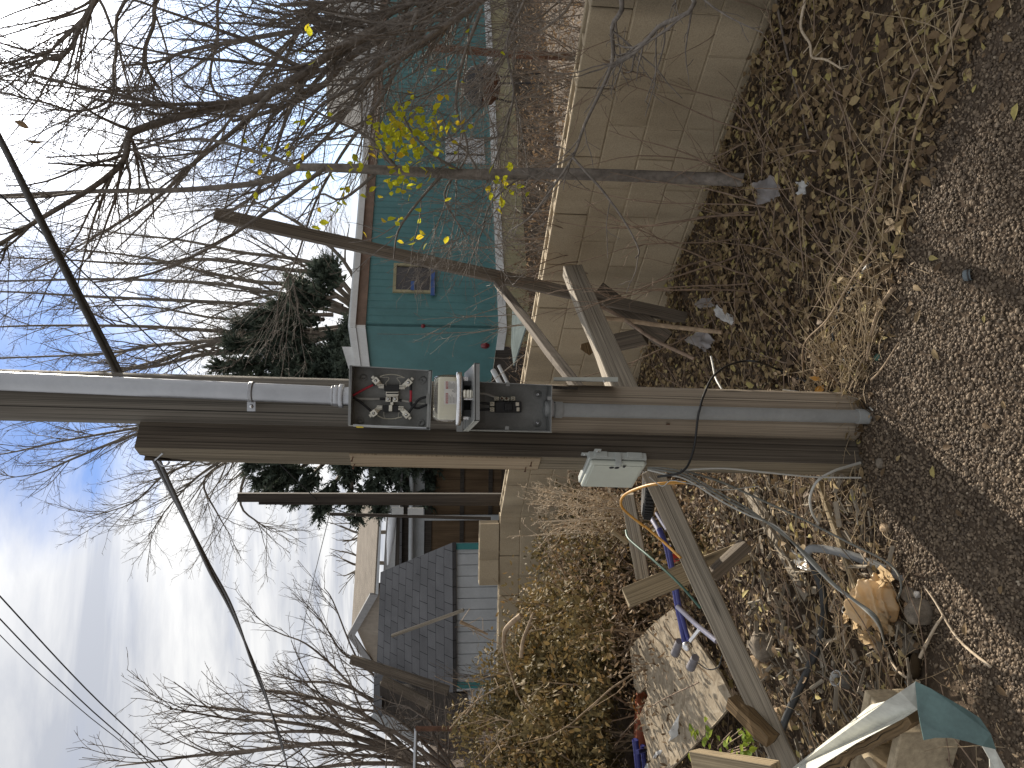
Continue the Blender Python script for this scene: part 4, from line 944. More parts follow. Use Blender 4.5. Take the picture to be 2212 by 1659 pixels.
twist('service_cable', [hk, P(445, 1212, 3.7), P(530, 1390, 5.1), P(621, 1660, 8.5), P(660, 1900, 13)], .0075, 'cable_line', ('twisted black service cable running off from the square post towards the far bare trees', 'cable'), 1.6, 26)
b = MB(); b.tube(spline([hk, P(345, 1000, 2.76), P(352, 1006, 2.75), P(362, 1003, 2.74), P(366, 997, 2.74)], 5), .0035, 8); b.tube([P(352, 978, 2.69), P(334, 994, 2.75)], .0035, 8); b.build('cable_hook', 'galvanised', post)
b = MB(); b.tube(spline([P(-160, 270, 3.3), P(5, 425, 3.6), P(150, 560, 4.6), P(407, 811, 6.4), P(690, 1085, 8.0)], 8), .0048, 8); b.build('thin_cable', 'black_cable', None, loc=P(407, 811, 6.4), props=('thin black cable passing behind the round pole down to the middle post', 'cable'))
for k, (y0, x1, lab) in enumerate(((1288, 372, 'upper of three thin wires crossing the cloudy sky, nearest the poles'), (1337, 345, 'middle one of three thin wires crossing the cloudy sky'), (1372, 335, 'thinnest outer wire of three crossing the cloudy sky'))):
    b = MB(); b.tube(spline([P(-300, y0-330, 11.2), P(0, y0, 12), P(x1*.5, y0+(1659-y0)*.54, 13.2), P(x1, 1670, 15), P(x1+200, 1900, 18)], 6), (.0105, .0095, .0065)[k], 8)
    b.build('overhead_wire', 'black_cable', None, loc=P(0, y0, 12), props=(lab, 'wire', 'three parallel overhead wires'))
b = MB(); b.tube(spline([P(713, 1105, 8), P(660, 1330, 11), P(627, 1526, 14), P(600, 1720, 17)], 6), .0042, 6); b.build('thin_cable', 'cable_line', None, loc=P(713, 1105, 8), props=('hair-thin wire from the middle post over the shingle roof to the left', 'wire'))

# ---------------------------------------------------------------- weathered timbers in front of the wall, right of the pole
b = MB(); b.beam(P(468, 464, 4.55), P(1500, 692, 4.50), .066, .085, V((1, 0, .1)), rough=.006, segs=10); b.build('leaning_timber', 'wood_brown', None, loc=P(1480, 690, 4.5), bevel=.004, props=('tall weathered timber leaning up from the leaves past the turquoise home', 'timber'))
b = MB(); b.beam(P(1072, 608, 4.5), P(1275, 872, 2.92), .038, .040, V((0, .4, 1)), rough=.004, segs=6); b.build('brace_stick', 'wood_brown', None, loc=P(1072, 608, 4.5), bevel=.003, props=('thin square stick slanting from the leaning timber down to the hanging cover', 'stick'))
b = MB(); b.beam(P(1236, 584, 4.45), P(1383, 931, 2.98), .112, .07, V((0, .15, 1)), rough=.006, segs=8); b.build('fence_beam', 'wood_grey', None, loc=P(1236, 584, 4.45), bevel=.006, props=('thick weathered beam with a sunlit top edge, slanting towards the round pole', 'beam'))
b = MB(); b.beam(P(1290, 628, 4.6), P(1440, 735, 4.45), .11, .05, V((0, .2, 1)), rough=.005, segs=3); b.build('plank_scrap', 'wood_brown', None, loc=P(1440, 735, 4.45), bevel=.004, props=('dark plank crossing low behind the thick weathered beam', 'plank'))
b = MB(); b.beam(P(*WB(1500, 1050), 4.4), P(*WB(1900, 960), 4.3), .10, .06, V((0, .2, 1)), rough=.005); b.build('plank_scrap', 'wood_brown', None, loc=P(*WB(1900, 960), 4.3), bevel=.004, props=('short brown plank end sticking out below the thick weathered beam', 'plank'))
b = MB(); b.tube(spline([P(*WB(1215, 742), 4.0), P(*WB(1600, 765), 4.0), P(*WB(2090, 835), 3.95), P(1560, 718, 3.7)], 4), [.012]*12+[.01], 8); b.build('cut_stick', 'stem_tan', None, loc=P(*WB(2090, 835), 3.95), props=('straight bare stick lying across the leaning timber base, its cut end pale', 'stick'))
b = MB(); b.tube(spline([P(*WB(1310, 575), 4.1), P(*WB(1650, 760), 4.0), P(*WB(2000, 1000), 3.8), P(1500, 775, 3.6)], 4), .009, 8); b.build('cut_stick', 'weed_red', None, loc=P(*WB(2000, 1000), 3.8), props=('thin dark stick slanting below the thick weathered beam into the weeds', 'stick'))
q = P(*WB(1200, 1110), 4.2); b = MB(); b.slab([P(*WB(1150, 1050), 4.2), P(*WB(1245, 1025), 4.2), P(*WB(1290, 1150), 4.2), P(*WB(1250, 1185), 4.2), P(*WB(1140, 1110), 4.2)], V((0, .004, 0))); b.build('dead_leaf', 'wood_rot', None, loc=q, props=('large curled brown dead leaf caught on the thick weathered beam', 'leaf'))

# ---------------------------------------------------------------- broken frame of boards, left of the post
def F(zx, zy, Y): return P(*FB(zx, zy), Y)
b = MB(); b.beam(P(1355, 1068, 3.42), P(1389, 1247, 3.45), .062, .04, V((0, .35, .94)), rough=.003, segs=5); b.build('frame_board', 'wood_grey', None, loc=P(1389, 1247, 3.45), bevel=.003, props=('shorter grey board of the broken frame, upper one behind the telephone box', 'board', 'boards of the broken frame'))
b = MB(); b.beam(P(1408, 1015, 3.12), P(1722, 1705, 2.62), .088, .048, V((0, .42, .91)), rough=.004, segs=10); b.build('long_beam', 'wood_grey', None, loc=P(1560, 1352, 2.88), bevel=.004, props=('long sunlit beam running down from the square post past the flake board', 'beam', 'boards of the broken frame'))
b = MB(); b.beam(P(1352, 1292, 3.30), P(1500, 1232, 3.28), .085, .075, V((0, .25, 1)), rough=.004, segs=3); b.beam(P(1500, 1232, 3.28), P(1610, 1190, 3.25), .085, .075, V((0, .25, 1)), rough=.004, segs=2); b.build('cross_timber', 'wood_yellow', None, loc=P(1352, 1292, 3.3), bevel=.004, props=('thick yellowish cross timber with a rough sawn end under the long beam', 'timber', 'boards of the broken frame'))
b = MB(); b.beam(P(1535, 1245, 3.1), P(1612, 1175, 3.1), .045, .06, V((0, 0, 1)), rough=.004); b.build('cross_timber', 'wood_brown', None, loc=P(1612, 1175, 3.1), bevel=.004, props=('dark lower crosspiece in the shade beneath the long beam', 'timber', 'boards of the broken frame'))
for (x0, y0, x1, y1, z0, z1, w_, mt_, lab) in ((1612, 1058, 1745, 1290, .10, .07, .045, 'wood_grey', 'pale narrow board lying among dry leaves below the cable bundle'), (1632, 1065, 1722, 1225, .09, .05, .03, 'wood_grey', 'thin pale lath beside the narrow board in the dry leaves'), (1768, 1042, 1850, 1270, .07, .05, .02, 'wood_yellow', 'thin bleached stick in the straw left of the square post')):
    b = MB(); b.beam(G(x0, y0, z0), G(x1, y1, z1), w_, .02, V((1, .3, 0)), rough=.003, segs=4); b.build('scrap_board', mt_, None, loc=G(x0, y0, z0), bevel=.002, props=(lab, 'board'))
b = MB(); b.beam(P(1503, 1641, 2.75), P(1680, 1672, 2.45), .055, .07, V((0, -.4, 1)), rough=.004, segs=3); b.build('board_end', 'wood_yellow', None, loc=P(1503, 1641, 2.75), bevel=.004, props=('sawn board end poking in beside the yellow-green weed', 'board'))
b = MB(); b.beam(P(1583, 1516, 2.78), P(1668, 1600, 2.62), .05, .05, V((0, -.2, 1)), rough=.008, segs=4); b.build('bark_stub', 'wood_rot', None, loc=P(1583, 1516, 2.78), props=('short dark stub of wood leaning on the long beam near the flake board', 'wood stub'))

# ---------------------------------------------------------------- flake board sheet, bike, pans
def ob(zx, zy): return OB(zx, zy)
pts = [(185, 560), (300, 450), (430, 325), (560, 225), (640, 300), (820, 560), (990, 800), (1120, 1060), (960, 1250), (740, 1480), (520, 1700), (350, 1760), (345, 1560), (330, 1440), (270, 1200), (345, 1010), (320, 930), (262, 985), (222, 930), (215, 860), (195, 700)]
def oz(zx, zy): return .30+.00017*(900-zx)
q = [G(*ob(*p), oz(*p)) for p in pts]
b = MB(); b.slab(q, V((0, 0, -.012))); b.build('flake_board', 'flake_board', None, loc=q[3], props=('weathered flake board sheet lying tilted in the sun with a rotten notch', 'board'))
bk = thing('blue_bicycle', G(1470, 1330, .3), 'blue and silver small bicycle lying tangled behind the long beam', 'bicycle')
B3 = lambda x, y, z: G(x, y, z)
b = MB(); b.tube([B3(1424, 1142, .50), B3(1440, 1180, .48), B3(1452, 1232, .46), B3(1462, 1300, .44), B3(1478, 1380, .42), B3(1485, 1402, .41)], .0135, 12); b.tube([B3(1445, 1180, .50), B3(1470, 1320, .44), B3(1492, 1398, .40)], .010, 12); b.build('frame_tube', 'bike_blue', bk)
b = MB(); b.tube([B3(1403, 1112, .50), B3(1420, 1140, .49), B3(1432, 1165, .48)], .012, 10); b.tube([B3(1441, 1145, .47), B3(1418, 1108, .49)], .009, 8); b.tube([B3(1463, 1310, .47), B3(1505, 1350, .42), B3(1548, 1385, .38)], .011, 10); b.build('fork', 'bike_pale', bk)
b = MB(); b.tube([B3(1492, 1384, .42), B3(1518, 1352, .40)], .010, 10); b.lathe([(0, .015), (.02, .012), (.022, -.012), (0, -.015)], B3(1484, 1396, .43), (.3, -.8, .4), 20); b.build('crank', 'chrome', bk)
for (x0, y0), (x1, y1) in (((1468, 1385), (1458, 1412)), ((1502, 1420), (1492, 1442))):
    b = MB(); b.tube([B3(x0, y0, .42), B3(x1, y1, .42)], [.017, .021], 14); b.build('grip', 'grip_grey', bk)
b = MB(); wq = P(1402, 1040, 3.45); b.lathe([(.142, -.016), (.152, -.026), (.166, -.018), (.170, 0), (.166, .018), (.152, .026), (.142, .016)], wq, (.05, .25, 1), 48); wh = b.build('wheel', 'rubber', bk)
b = MB(); wa = V((.05, .25, 1)).normalized(); fa2, fb2 = frame(wa)
for k in range(60):
    a_ = k*2*math.pi/60; dd = fa2*math.cos(a_)+fb2*math.sin(a_); b.box(wq+dd*.171, .009, .008, .034, (fa2*-math.sin(a_)+fb2*math.cos(a_), dd, wa))
b.lathe([(.132, -.01), (.142, -.012), (.142, .012), (.132, .01)], wq, wa, 40); b.build('tread', 'rubber', wh)
b = MB(); b.tube(spline([B3(1505, 1430, .38), B3(1530, 1446, .35), B3(1552, 1440, .33), B3(1560, 1415, .33)], 5), .003, 6); b.build('brake_cable', 'black_cable', bk)
b = MB(); q = G(1398, 1560, .26); b.lathe([(.13, -.02), (.17, .06), (.18, .07), (.185, .065), (.14, -.03), (0, -.03)], q, (.05, .25, 1), 36); b.build('terracotta_pan', 'terracotta', None, loc=q, props=('reddish round plastic pan under the edge of the flake board', 'pan'))
b = MB(); b.tube(spline([G(1371, 1500, .34), G(1366, 1512, .38), G(1370, 1528, .36), G(1380, 1542, .32)], 5), .004, 8); b.build('yellow_hose', 'cord_orange', None, loc=G(1371, 1500, .34), props=('yellow bent hose end sticking up beside the reddish pan', 'hose'))
bb = thing('blue_bicycle', G(1385, 1640, .2), 'dark blue bicycle parts in the corner beyond the reddish pan', 'bicycle')
b = MB(); b.tube([G(1372, 1598, .42), G(1378, 1650, .40), G(1380, 1720, .36)], .018, 12); b.tube([G(1388, 1610, .36), G(1396, 1700, .33)], .014, 10); b.tube([G(1376, 1625, .44), G(1402, 1618, .30)], .012, 10); b.build('frame_tube', 'bike_blue', bb)
b = MB(); b.tube(spline([G(1386, 1622, .3), G(1400, 1616, .3), G(1406, 1640, .3), G(1400, 1680, .3)], 4), .012, 10); b.build('rim', 'bike_pale', bb)

# orange rod and green rod through the frame
b = MB(); b.tube([F(465, 575, 3.15), F(700, 770, 3.05), F(930, 985, 2.95)], .0052, 8); b.tube(spline([F(460, 580, 3.15), F(200, 370, 3.2), F(150, 250, 3.15), F(215, 150, 3.05), F(420, 60, 2.9), F(640, 15, 2.8), F(1000, 0, 2.74)], 6), .0055, 8); b.build('extension_cord', 'cord_orange', None, loc=F(465, 575, 3.15), props=('bright orange cord looping from the telephone box through the broken frame', 'cord'))
b = MB(); b.tube(spline([F(215, 625, 3.3), F(235, 710, 3.22), F(320, 800, 3.15), F(560, 1000, 3.0), F(900, 1310, 2.85), F(1190, 1640, 2.75)], 5), .0048, 8); b.build('green_rod', 'cord_green', None, loc=F(560, 1000, 3.0), props=('thin dark green rod slanting over the boards of the broken frame', 'stake'))
b = MB(); b.tube([F(30, 630, 3.5), F(240, 790, 3.48)], .011, 10); b.build('bamboo_cane', 'wood_yellow', None, loc=F(240, 790, 3.48), props=('short tan cane stub sticking up behind the grey frame board', 'cane'))
b = MB(); b.lathe([(0, 0), (.018, 0), (.019, .003), (.019, .05), (.016, .056), (0, .056)], G(*FB(905, 1010), .36), (.3, .2, .9), 24); b.build('red_can', 'can_red', None, loc=G(*FB(905, 1010), .36), props=('small red drink can wedged behind the long beam', 'can'))
# ---------------------------------------------------------------- bare trees
def wob(p, d, L, n, r, amp=.12, up=.0):
    out = [p.copy()]; d = d.normalized()
    for k in range(n):
        d = (d+rv(r)*amp*1.6+V((0, 0, up))).normalized(); out.append(out[-1]+d*(L/n))
    return out
def at_path(pts, t):
    t = t*(len(pts)-1); i = min(int(t), len(pts)-2); f = t-i
    return pts[i].lerp(pts[i+1], f), (pts[i+1]-pts[i]).normalized()
def grow(b, pts, r0, r1, lv, spec, r, sides=7, col=None):
    n = len(pts); rad = [r0+(r1-r0)*k/(n-1) for k in range(n)]
    b.tube(pts, rad, max(3, sides), False)
    if lv >= len(spec): return
    dens, ratio, ang, up, amp, rmin, segs = spec[lv]
    L = sum((pts[k+1]-pts[k]).length for k in range(n-1))
    m = dens*L; m = int(m)+(1 if r.random() < m-int(m) else 0)
    for _ in range(m):
        t = r.uniform(.12, 1.0); p, d = at_path(pts, t)
        a = r.uniform(*ang); s = rv(r); s = (s-d*s.dot(d)).normalized()
        dd = (d*math.cos(a)+s*math.sin(a)+V((0, 0, up))).normalized()
        l = ratio*r.uniform(.45, 1.2)*(1.15-.55*t); rc = max(rmin, (r0+(r1-r0)*t)*r.uniform(.35, .6))
        grow(b, wob(p, dd, l, segs, r, amp, up*.3), rc, max(rmin*.7, rc*.35), lv+1, spec, r, sides-2)
def knobs(b, pts, r, n, l=(.01, .03), rad=.0016):
    for _ in range(n):
        p, d = at_path(pts, r.random()); b.tube([p, p+(rv(r)+d*.6).normalized()*r.uniform(*l)], [rad, rad*.8], 3, False)

# near tree, rooted behind the wall beyond the frame; its limbs sweep up and left over the view
r = random.Random(21)
tA = thing('bare_tree', V((3.5, 5.3, 0)), 'large bare grey tree whose dark limbs sweep over the wall towards the cable', 'tree')
TA = V((3.45, 5.3, .0)); TF = V((3.25, 5.2, .95))
b = MB(); b.tube(spline([TA, V((3.4, 5.25, .5)), TF], 4), lin(.19, .15, 9), 14, False)
limbs = [   # (D points, depth start, depth end, r0, r1)
    ([(1024, -20), (870, 43), (737, 102), (587, 200), (430, 240), (300, 280), (277, 300), (267, 347), (207, 400), (80, 477), (-20, 540)], 4.9, 3.8, .040, .011),
    ([(960, -30), (860, 60), (760, 120), (690, 190), (600, 235), (500, 262)], 5.2, 5.0, .045, .012),
    ([(930, -20), (840, 25), (737, 55), (600, 73), (417, 107), (340, 133), (270, 142)], 5.0, 5.6, .036, .008),
    ([(760, -30), (700, 10), (640, 75), (583, 140), (520, 230), (430, 340), (330, 460), (250, 540)], 5.4, 6.2, .026, .006),
    ([(587, 200), (520, 270), (430, 343), (333, 433), (250, 485), (167, 533), (60, 590)], 4.5, 4.6, .020, .004),
    ([(250, -60), (207, 0), (173, 57), (147, 110), (83, 133), (20, 150)], 5.0, 5.0, .030, .008),
    ([(147, 110), (120, 130), (60, 110), (-10, 90)], 5.0, 4.8, .014, .006),
    ([(310, -30), (250, 120), (240, 210), (170, 240), (90, 220), (0, 200)], 4.6, 4.2, .014, .005),
    ([(380, -40), (330, 60), (310, 130), (330, 190), (210, 195), (80, 180)], 5.6, 5.6, .022, .006),
    ([(1060, -20), (940, 70), (850, 130), (760, 190), (690, 230), (640, 300)], 4.6, 4.4, .028, .007),
    ([(1010, -20), (905, 30), (820, 85), (745, 130), (660, 170), (590, 250), (560, 330)], 5.0, 5.3, .034, .008),
    ([(1330, -30), (1322, 60), (1320, 143), (1264, 267), (1237, 340), (1190, 410), (1147, 467), (1100, 500)], 2.75, 3.6, .0125, .003),
    ([(1490, -25), (1420, 60), (1370, 113), (1322, 143)], 2.6, 2.85, .008, .010),
    ([(1237, 340), (1300, 410), (1350, 480), (1380, 540), (1372, 558)], 3.2, 3.1, .007, .0025),
    ([(1040, 20), (1000, 130), (985, 230), (1010, 330), (960, 420), (1000, 500)], 4.2, 4.0, .012, .004),
    ([(1140, -30), (1095, 90), (1110, 200), (1085, 300), (1050, 400)], 4.0, 3.8, .012, .004),
    ([(1240, -20), (1180, 60), (1120, 80), (1060, 150), (1010, 160), (900, 220)], 4.2, 4.6, .012, .004),
    ([(500, -40), (470, 80), (455, 180), (500, 250), (430, 330), (415, 420)], 6.0, 6.5, .018, .005),
    ([(870, 40), (800, 160), (720, 280), (600, 390), (470, 470), (300, 560)], 4.7, 5.4, .020, .005),
    ([(900, 30), (830, 200), (740, 330), (680, 440), (640, 560), (600, 640)], 4.6, 4.8, .016, .004)]
specA = [(9.0, .95, (.30, .9), .12, .085, .0024, 7), (17.0, .36, (.40, 1.1), .05, .11, .0013, 5), (12.0, .07, (.5, 1.3), .0, .2, .0011, 2)]
for k, (dp, Y0, Y1, r0, r1) in enumerate(limbs):
    pts = [P(x, y, Y0+(Y1-Y0)*i/(len(dp)-1)) for i, (x, y) in enumerate(dp)]
    if dp[0][1] < 0:
        d0 = (pts[0]-pts[1]).normalized(); pts = [TF+V((0, 0, .25*(k % 4))), (TF+pts[0]+d0*.4)*.5+V((0, 0, .1)), *pts]
        rr = [r0*1.9, r0*1.35]
    pts = spline(pts, 5); grow(b, pts, r0*(.92 if dp[0][1] < 0 else .85), r1*.85, 0, specA if Y0 > 3.5 else [(5, .35, (.35, 1.0), -.02, .15, .0022, 5), (10, .10, (.4, 1.2), 0, .2, .0014, 3)], r, 9)
b.tube([TF, TF+V((.3, .4, 1.6)), TF+V((.4, .6, 3.2))], [.13, .08, .05], 10, False)
b.build('limbs', 'bark_grey', tA)
# buds and a few hanging dead leaves
b = MB()
for x, y in ((52, 302), (30, 262), (1285, 405), (1480, 95)):
    b.leaf(P(x, y, 4.2), V((-.3, 0, -1)), rv(r), .10, .035, .2, .3, .5)
b.build('dead_leaf', 'leaf_litter', tA)

# slim sapling with the last yellow leaves, in front of the wall
r = random.Random(5)
sp = thing('sapling', G(1600, 388), 'slim grey sapling by the wall with a few bright yellow-green leaves', 'tree')
b = MB(); tp = spline([G(1610, 389), P(1474, 384, 3.74), P(1204, 375, 3.78), P(1037, 377, 3.8), P(880, 370, 3.82), P(737, 363, 3.85), P(640, 361, 3.9)], 5)
b.tube(tp, lin(.034, .020, len(tp)), 14, False); b.build('trunk', 'bark_grey', sp)
b = MB(); leafpts = []
specS = [(4.5, .55, (.4, 1.1), .14, .12, .0026, 6), (7, .22, (.4, 1.1), .05, .15, .0015, 4), (8, .05, (.5, 1.2), 0, .2, .0012, 2)]
for dp, Y0, Y1, r0, r1 in (([(640, 361), (567, 393), (400, 410), (213, 413), (0, 423), (-60, 425)], 3.9, 4.1, .018, .007), ([(640, 361), (560, 330), (420, 300), (250, 330), (100, 340)], 3.9, 4.3, .012, .004),
                         ([(700, 364), (600, 440), (480, 520), (330, 590), (200, 610)], 3.85, 3.6, .012, .004), ([(860, 368), (800, 300), (700, 250), (600, 210)], 3.82, 3.6, .010, .003),
                         ([(1000, 374), (930, 330), (880, 270), (860, 200)], 3.8, 3.6, .009, .003), ([(960, 372), (900, 440), (860, 500), (850, 560)], 3.8, 3.7, .008, .003),
                         ([(1140, 376), (1100, 400), (1060, 440), (1045, 480)], 3.8, 3.7, .007, .003), ([(900, 370), (840, 350), (790, 280), (800, 200)], 3.82, 3.9, .008, .003),
                         ([(820, 368), (740, 430), (690, 420), (640, 480)], 3.85, 3.8, .009, .003), ([(1035, 376), (1010, 330), (975, 300), (940, 230), (870, 240)], 3.8, 3.7, .006, .002)):
    grow(b, spline([P(x, y, Y0+(Y1-Y0)*i/(len(dp)-1)) for i, (x, y) in enumerate(dp)], 4), r0, r1, 0, specS, r, 8)
b.build('branches', 'bark_grey', sp)
b = MB()
def yl(cx, cy, sx, sy, n, Y=3.75):
    for _ in range(n):
        x, y = r.gauss(cx, sx), r.gauss(cy, sy); d = V((r.uniform(-.8, .8), r.uniform(-.6, .3), r.uniform(-1, .1))).normalized()
        b.leaf(P(x, y, Y+r.uniform(-.35, .25)), d, rv(r), r.uniform(.028, .05), r.uniform(.020, .034), r.random(), .3, .35)
yl(850, 280, 26, 22, 75); yl(905, 275, 35, 28, 65); yl(870, 335, 45, 18, 60); yl(960, 290, 25, 20, 18); yl(860, 385, 20, 16, 16); yl(700, 400, 60, 50, 22); yl(1085, 395, 25, 22, 26); yl(900, 470, 60, 40, 16); yl(650, 110, 20, 30, 5); yl(960, 160, 60, 50, 6); yl(830, 450, 30, 40, 8); yl(600, 330, 50, 40, 12, 4.0)
b.build('leaves', 'leaf_yellow', sp)

# thin shoots rising from the litter along the wall
r = random.Random(9)
shb = thing('bare_shoots', G(1650, 250), 'thin bare brown shoots growing from the dead leaves along the wall foot', 'shrub')
b = MB(); specW = [(5, .30, (.3, .8), .02, .14, .0016, 5), (6, .10, (.4, 1.0), .0, .18, .0012, 3)]
for k in range(26):
    y = r.uniform(-40, 700); p = G(1600+r.uniform(-15, 90)-.17*max(0, y-350), y)
    d = V((r.uniform(-.5, .5), r.uniform(-.3, .4), 1)); grow(b, wob(p, d, r.uniform(.5, 1.25), 8, r, .09, .01), r.uniform(.003, .0055), .0015, 0, specW, r, 6)
for k in range(14):
    y = r.uniform(380, 620); p = P(r.uniform(1230, 1330), y, 4.6); grow(b, wob(p, V((r.uniform(-.4, .6), -.25, r.uniform(.3, 1))), r.uniform(.4, .8), 7, r, .12), .0035, .0015, 0, specW, r, 5)
b.build('stems', 'weed_red', shb)
shs = thing('bare_shoots', V((2.2, 4.6, 0)), 'tangle of bare reddish stems standing behind the wall near the large bare tree', 'shrub')
b = MB()
for k in range(95):
    x = r.uniform(.6, 3.3); y = 5.55-1.0*x*.75+r.uniform(.25, 1.3)+.4
    grow(b, wob(V((x, y, 0)), V((r.uniform(-.35, .35), r.uniform(-.3, .3), 1)), r.uniform(1.1, 2.1), 8, r, .10), r.uniform(.004, .007), .0016, 0, [(4.5, .35, (.3, .9), .02, .14, .0017, 5), (6, .10, (.4, 1.0), .0, .18, .0012, 3)], r, 5)
b.build('stems', 'bark_grey', shs)

# tall multi-stemmed tree beyond the mobile home
r = random.Random(31)
tb = thing('bare_tree', V((.4, 22.5, 0)), 'wide bare multi-stemmed tree rising behind the turquoise home and both poles', 'tree')
b = MB(); YB2 = 19.0
b.tube(spline([V((.7, 22.5, -.2)), V((.7, 22.5, 1.5)), P(790, 700, 22.5)], 4), lin(.5, .38, 9), 14, False); b.build('trunk', 'bark_far', tb)
b = MB()
lim = [[(790, 690), (700, 650), (623, 640), (467, 613), (233, 603), (0, 607), (-150, 600)], [(780, 690), (700, 655), (613, 660), (410, 650), (187, 640), (0, 630), (-120, 640)], [(790, 700), (660, 715), (553, 720), (333, 706), (150, 703), (0, 706), (-140, 720)],
       [(790, 705), (660, 725), (547, 730), (460, 736), (333, 746), (233, 763), (0, 773), (-130, 770)], [(780, 710), (600, 735), (460, 743), (370, 770), (300, 790), (200, 805), (60, 812)], [(780, 715), (560, 755), (433, 767), (340, 790), (270, 800), (170, 860), (60, 870)],
       [(800, 690), (720, 590), (640, 560), (520, 545), (400, 520), (230, 500), (60, 470)], [(800, 690), (700, 600), (600, 580), (450, 560), (300, 570), (120, 560), (-60, 555)], [(800, 690), (690, 620), (560, 610), (430, 585), (330, 560), (180, 540), (0, 530)],
       [(790, 720), (560, 850), (400, 900), (290, 925), (133, 953), (10, 980), (-80, 985)], [(790, 720), (560, 880), (420, 905), (287, 940), (160, 990), (90, 1020), (17, 1033)], [(790, 725), (600, 900), (470, 960), (417, 997), (350, 1030), (287, 1086), (180, 1120)], [(790, 730), (620, 910), (520, 970), (450, 1013), (410, 1045), (360, 1100), (320, 1160)],
       [(790, 730), (620, 920), (500, 990), (440, 1040), (470, 1110), (500, 1160)], [(790, 730), (640, 930), (540, 1010), (520, 1090), (560, 1130), (590, 1150)], [(790, 700), (640, 800), (460, 850), (250, 880), (60, 905)], [(790, 690), (650, 660), (500, 690), (300, 660), (100, 670)],
       [(800, 680), (740, 560), (640, 480), (560, 440), (480, 400)]]
specB = [(2.2, 2.1, (.25, .75), .10, .09, .010, 6), (4.2, .95, (.35, .95), .02, .12, .0050, 5), (6.5, .26, (.4, 1.2), -.02, .16, .0038, 3)]
for k, dp in enumerate(lim):
    yy = 22.5+r.uniform(-1.6, 1.6)
    grow(b, spline([P(x, y, 22.5+(yy-22.5)*min(1, i/2)) for i, (x, y) in enumerate(dp)], 4), .085 if k < 9 else .066, .010, 0, specB, r, 8)
b.build('limbs', 'bark_far', tb)

# dark evergreen behind the home
r = random.Random(41); nr2 = np.random.RandomState(8)
ev = thing('evergreen_tree', V((-.3, 17.6, 0)), 'broad dark green evergreen tree behind the turquoise home and garage', 'tree')
b = MB(); b.tube([V((-.3, 17.6, -.2)), V((-.3, 17.6, 5.9))], [.3, .05], 10, False); b.build('trunk', 'bark_brown', ev)
V_, F_, T_ = [], [], []
def spray(p, d, L, r, tint):     # a feathery tip: many tiny needles round a short axis
    n = 14
    for k in range(n):
        t = k/n; q = p+d*(L*t); s = rv(r); s = (s-d*s.dot(d)).normalized(); l = L*(.34*(1-t)+.10)
        e = q+(s+d*.9).normalized()*l; w_ = d.cross(s)*(l*.26); i = len(V_); V_.extend([q+w_, q-w_, e]); F_.append((i, i+1, i+2)); T_.append(min(1, max(0, tint+r.uniform(-.2, .2))))
evb = MB()
def evbranch(p0, p1, n, L):
    for k in range(n):
        t = r.uniform(.25, 1.03); d0 = (p1-p0).normalized(); q = p0.lerp(p1, t)+rv(r)*L*.55*(1.15-t)
        d = (d0*.8+rv(r)*.8+V((0, 0, .10))).normalized(); spray(q, d, L*r.uniform(.7, 1.3), r, r.random())
    evb.tube([p0, p0.lerp(p1, .6)+V((0, 0, .08)), p1], [.05, .03, .01], 4, False)
for k in range(120):
    t = (k+.5)/120; z = .9+4.0*t**.9; rad = (2.5*(1-t)**.6+.35)*r.uniform(.7, 1.12); a = k*2.399
    p0 = V((-.3, 17.6, z-.25)); evbranch(p0, p0+V((math.cos(a)*rad, math.sin(a)*rad*.5, r.uniform(-.2, .5))), 120, .40)
for x0, y0, x1, y1, n in ((640, 800, 432, 838, 60), (660, 780, 470, 790, 55), (680, 740, 560, 735, 50), (700, 690, 610, 690, 45), (700, 640, 640, 625, 40), (740, 620, 690, 590, 30), (740, 660, 640, 610, 60), (730, 640, 600, 660, 60), (720, 680, 560, 680, 60), (690, 720, 520, 700, 60), (740, 600, 700, 570, 40), (660, 760, 500, 745, 60), (640, 960, 545, 1006, 40), (660, 980, 560, 1040, 45), (680, 990, 585, 1062, 40), (700, 1000, 640, 1075, 45), (740, 1020, 690, 1105, 40), (760, 1030, 770, 1118, 36), (800, 1010, 820, 1100, 40), (620, 900, 480, 960, 55), (600, 860, 440, 880, 60), (580, 840, 430, 850, 60)):
    evbranch(P(x0, y0, 17.6), P(x1, y1, 17.6+r.uniform(-.8, .8)), n*3, .36)
evb.build('branches', 'bark_brown', ev)
fo = quickmesh('foliage', [tuple(v-V((-.3, 17.6, 0))) for v in V_], F_, T_, 'needles', False); fo.parent = ev

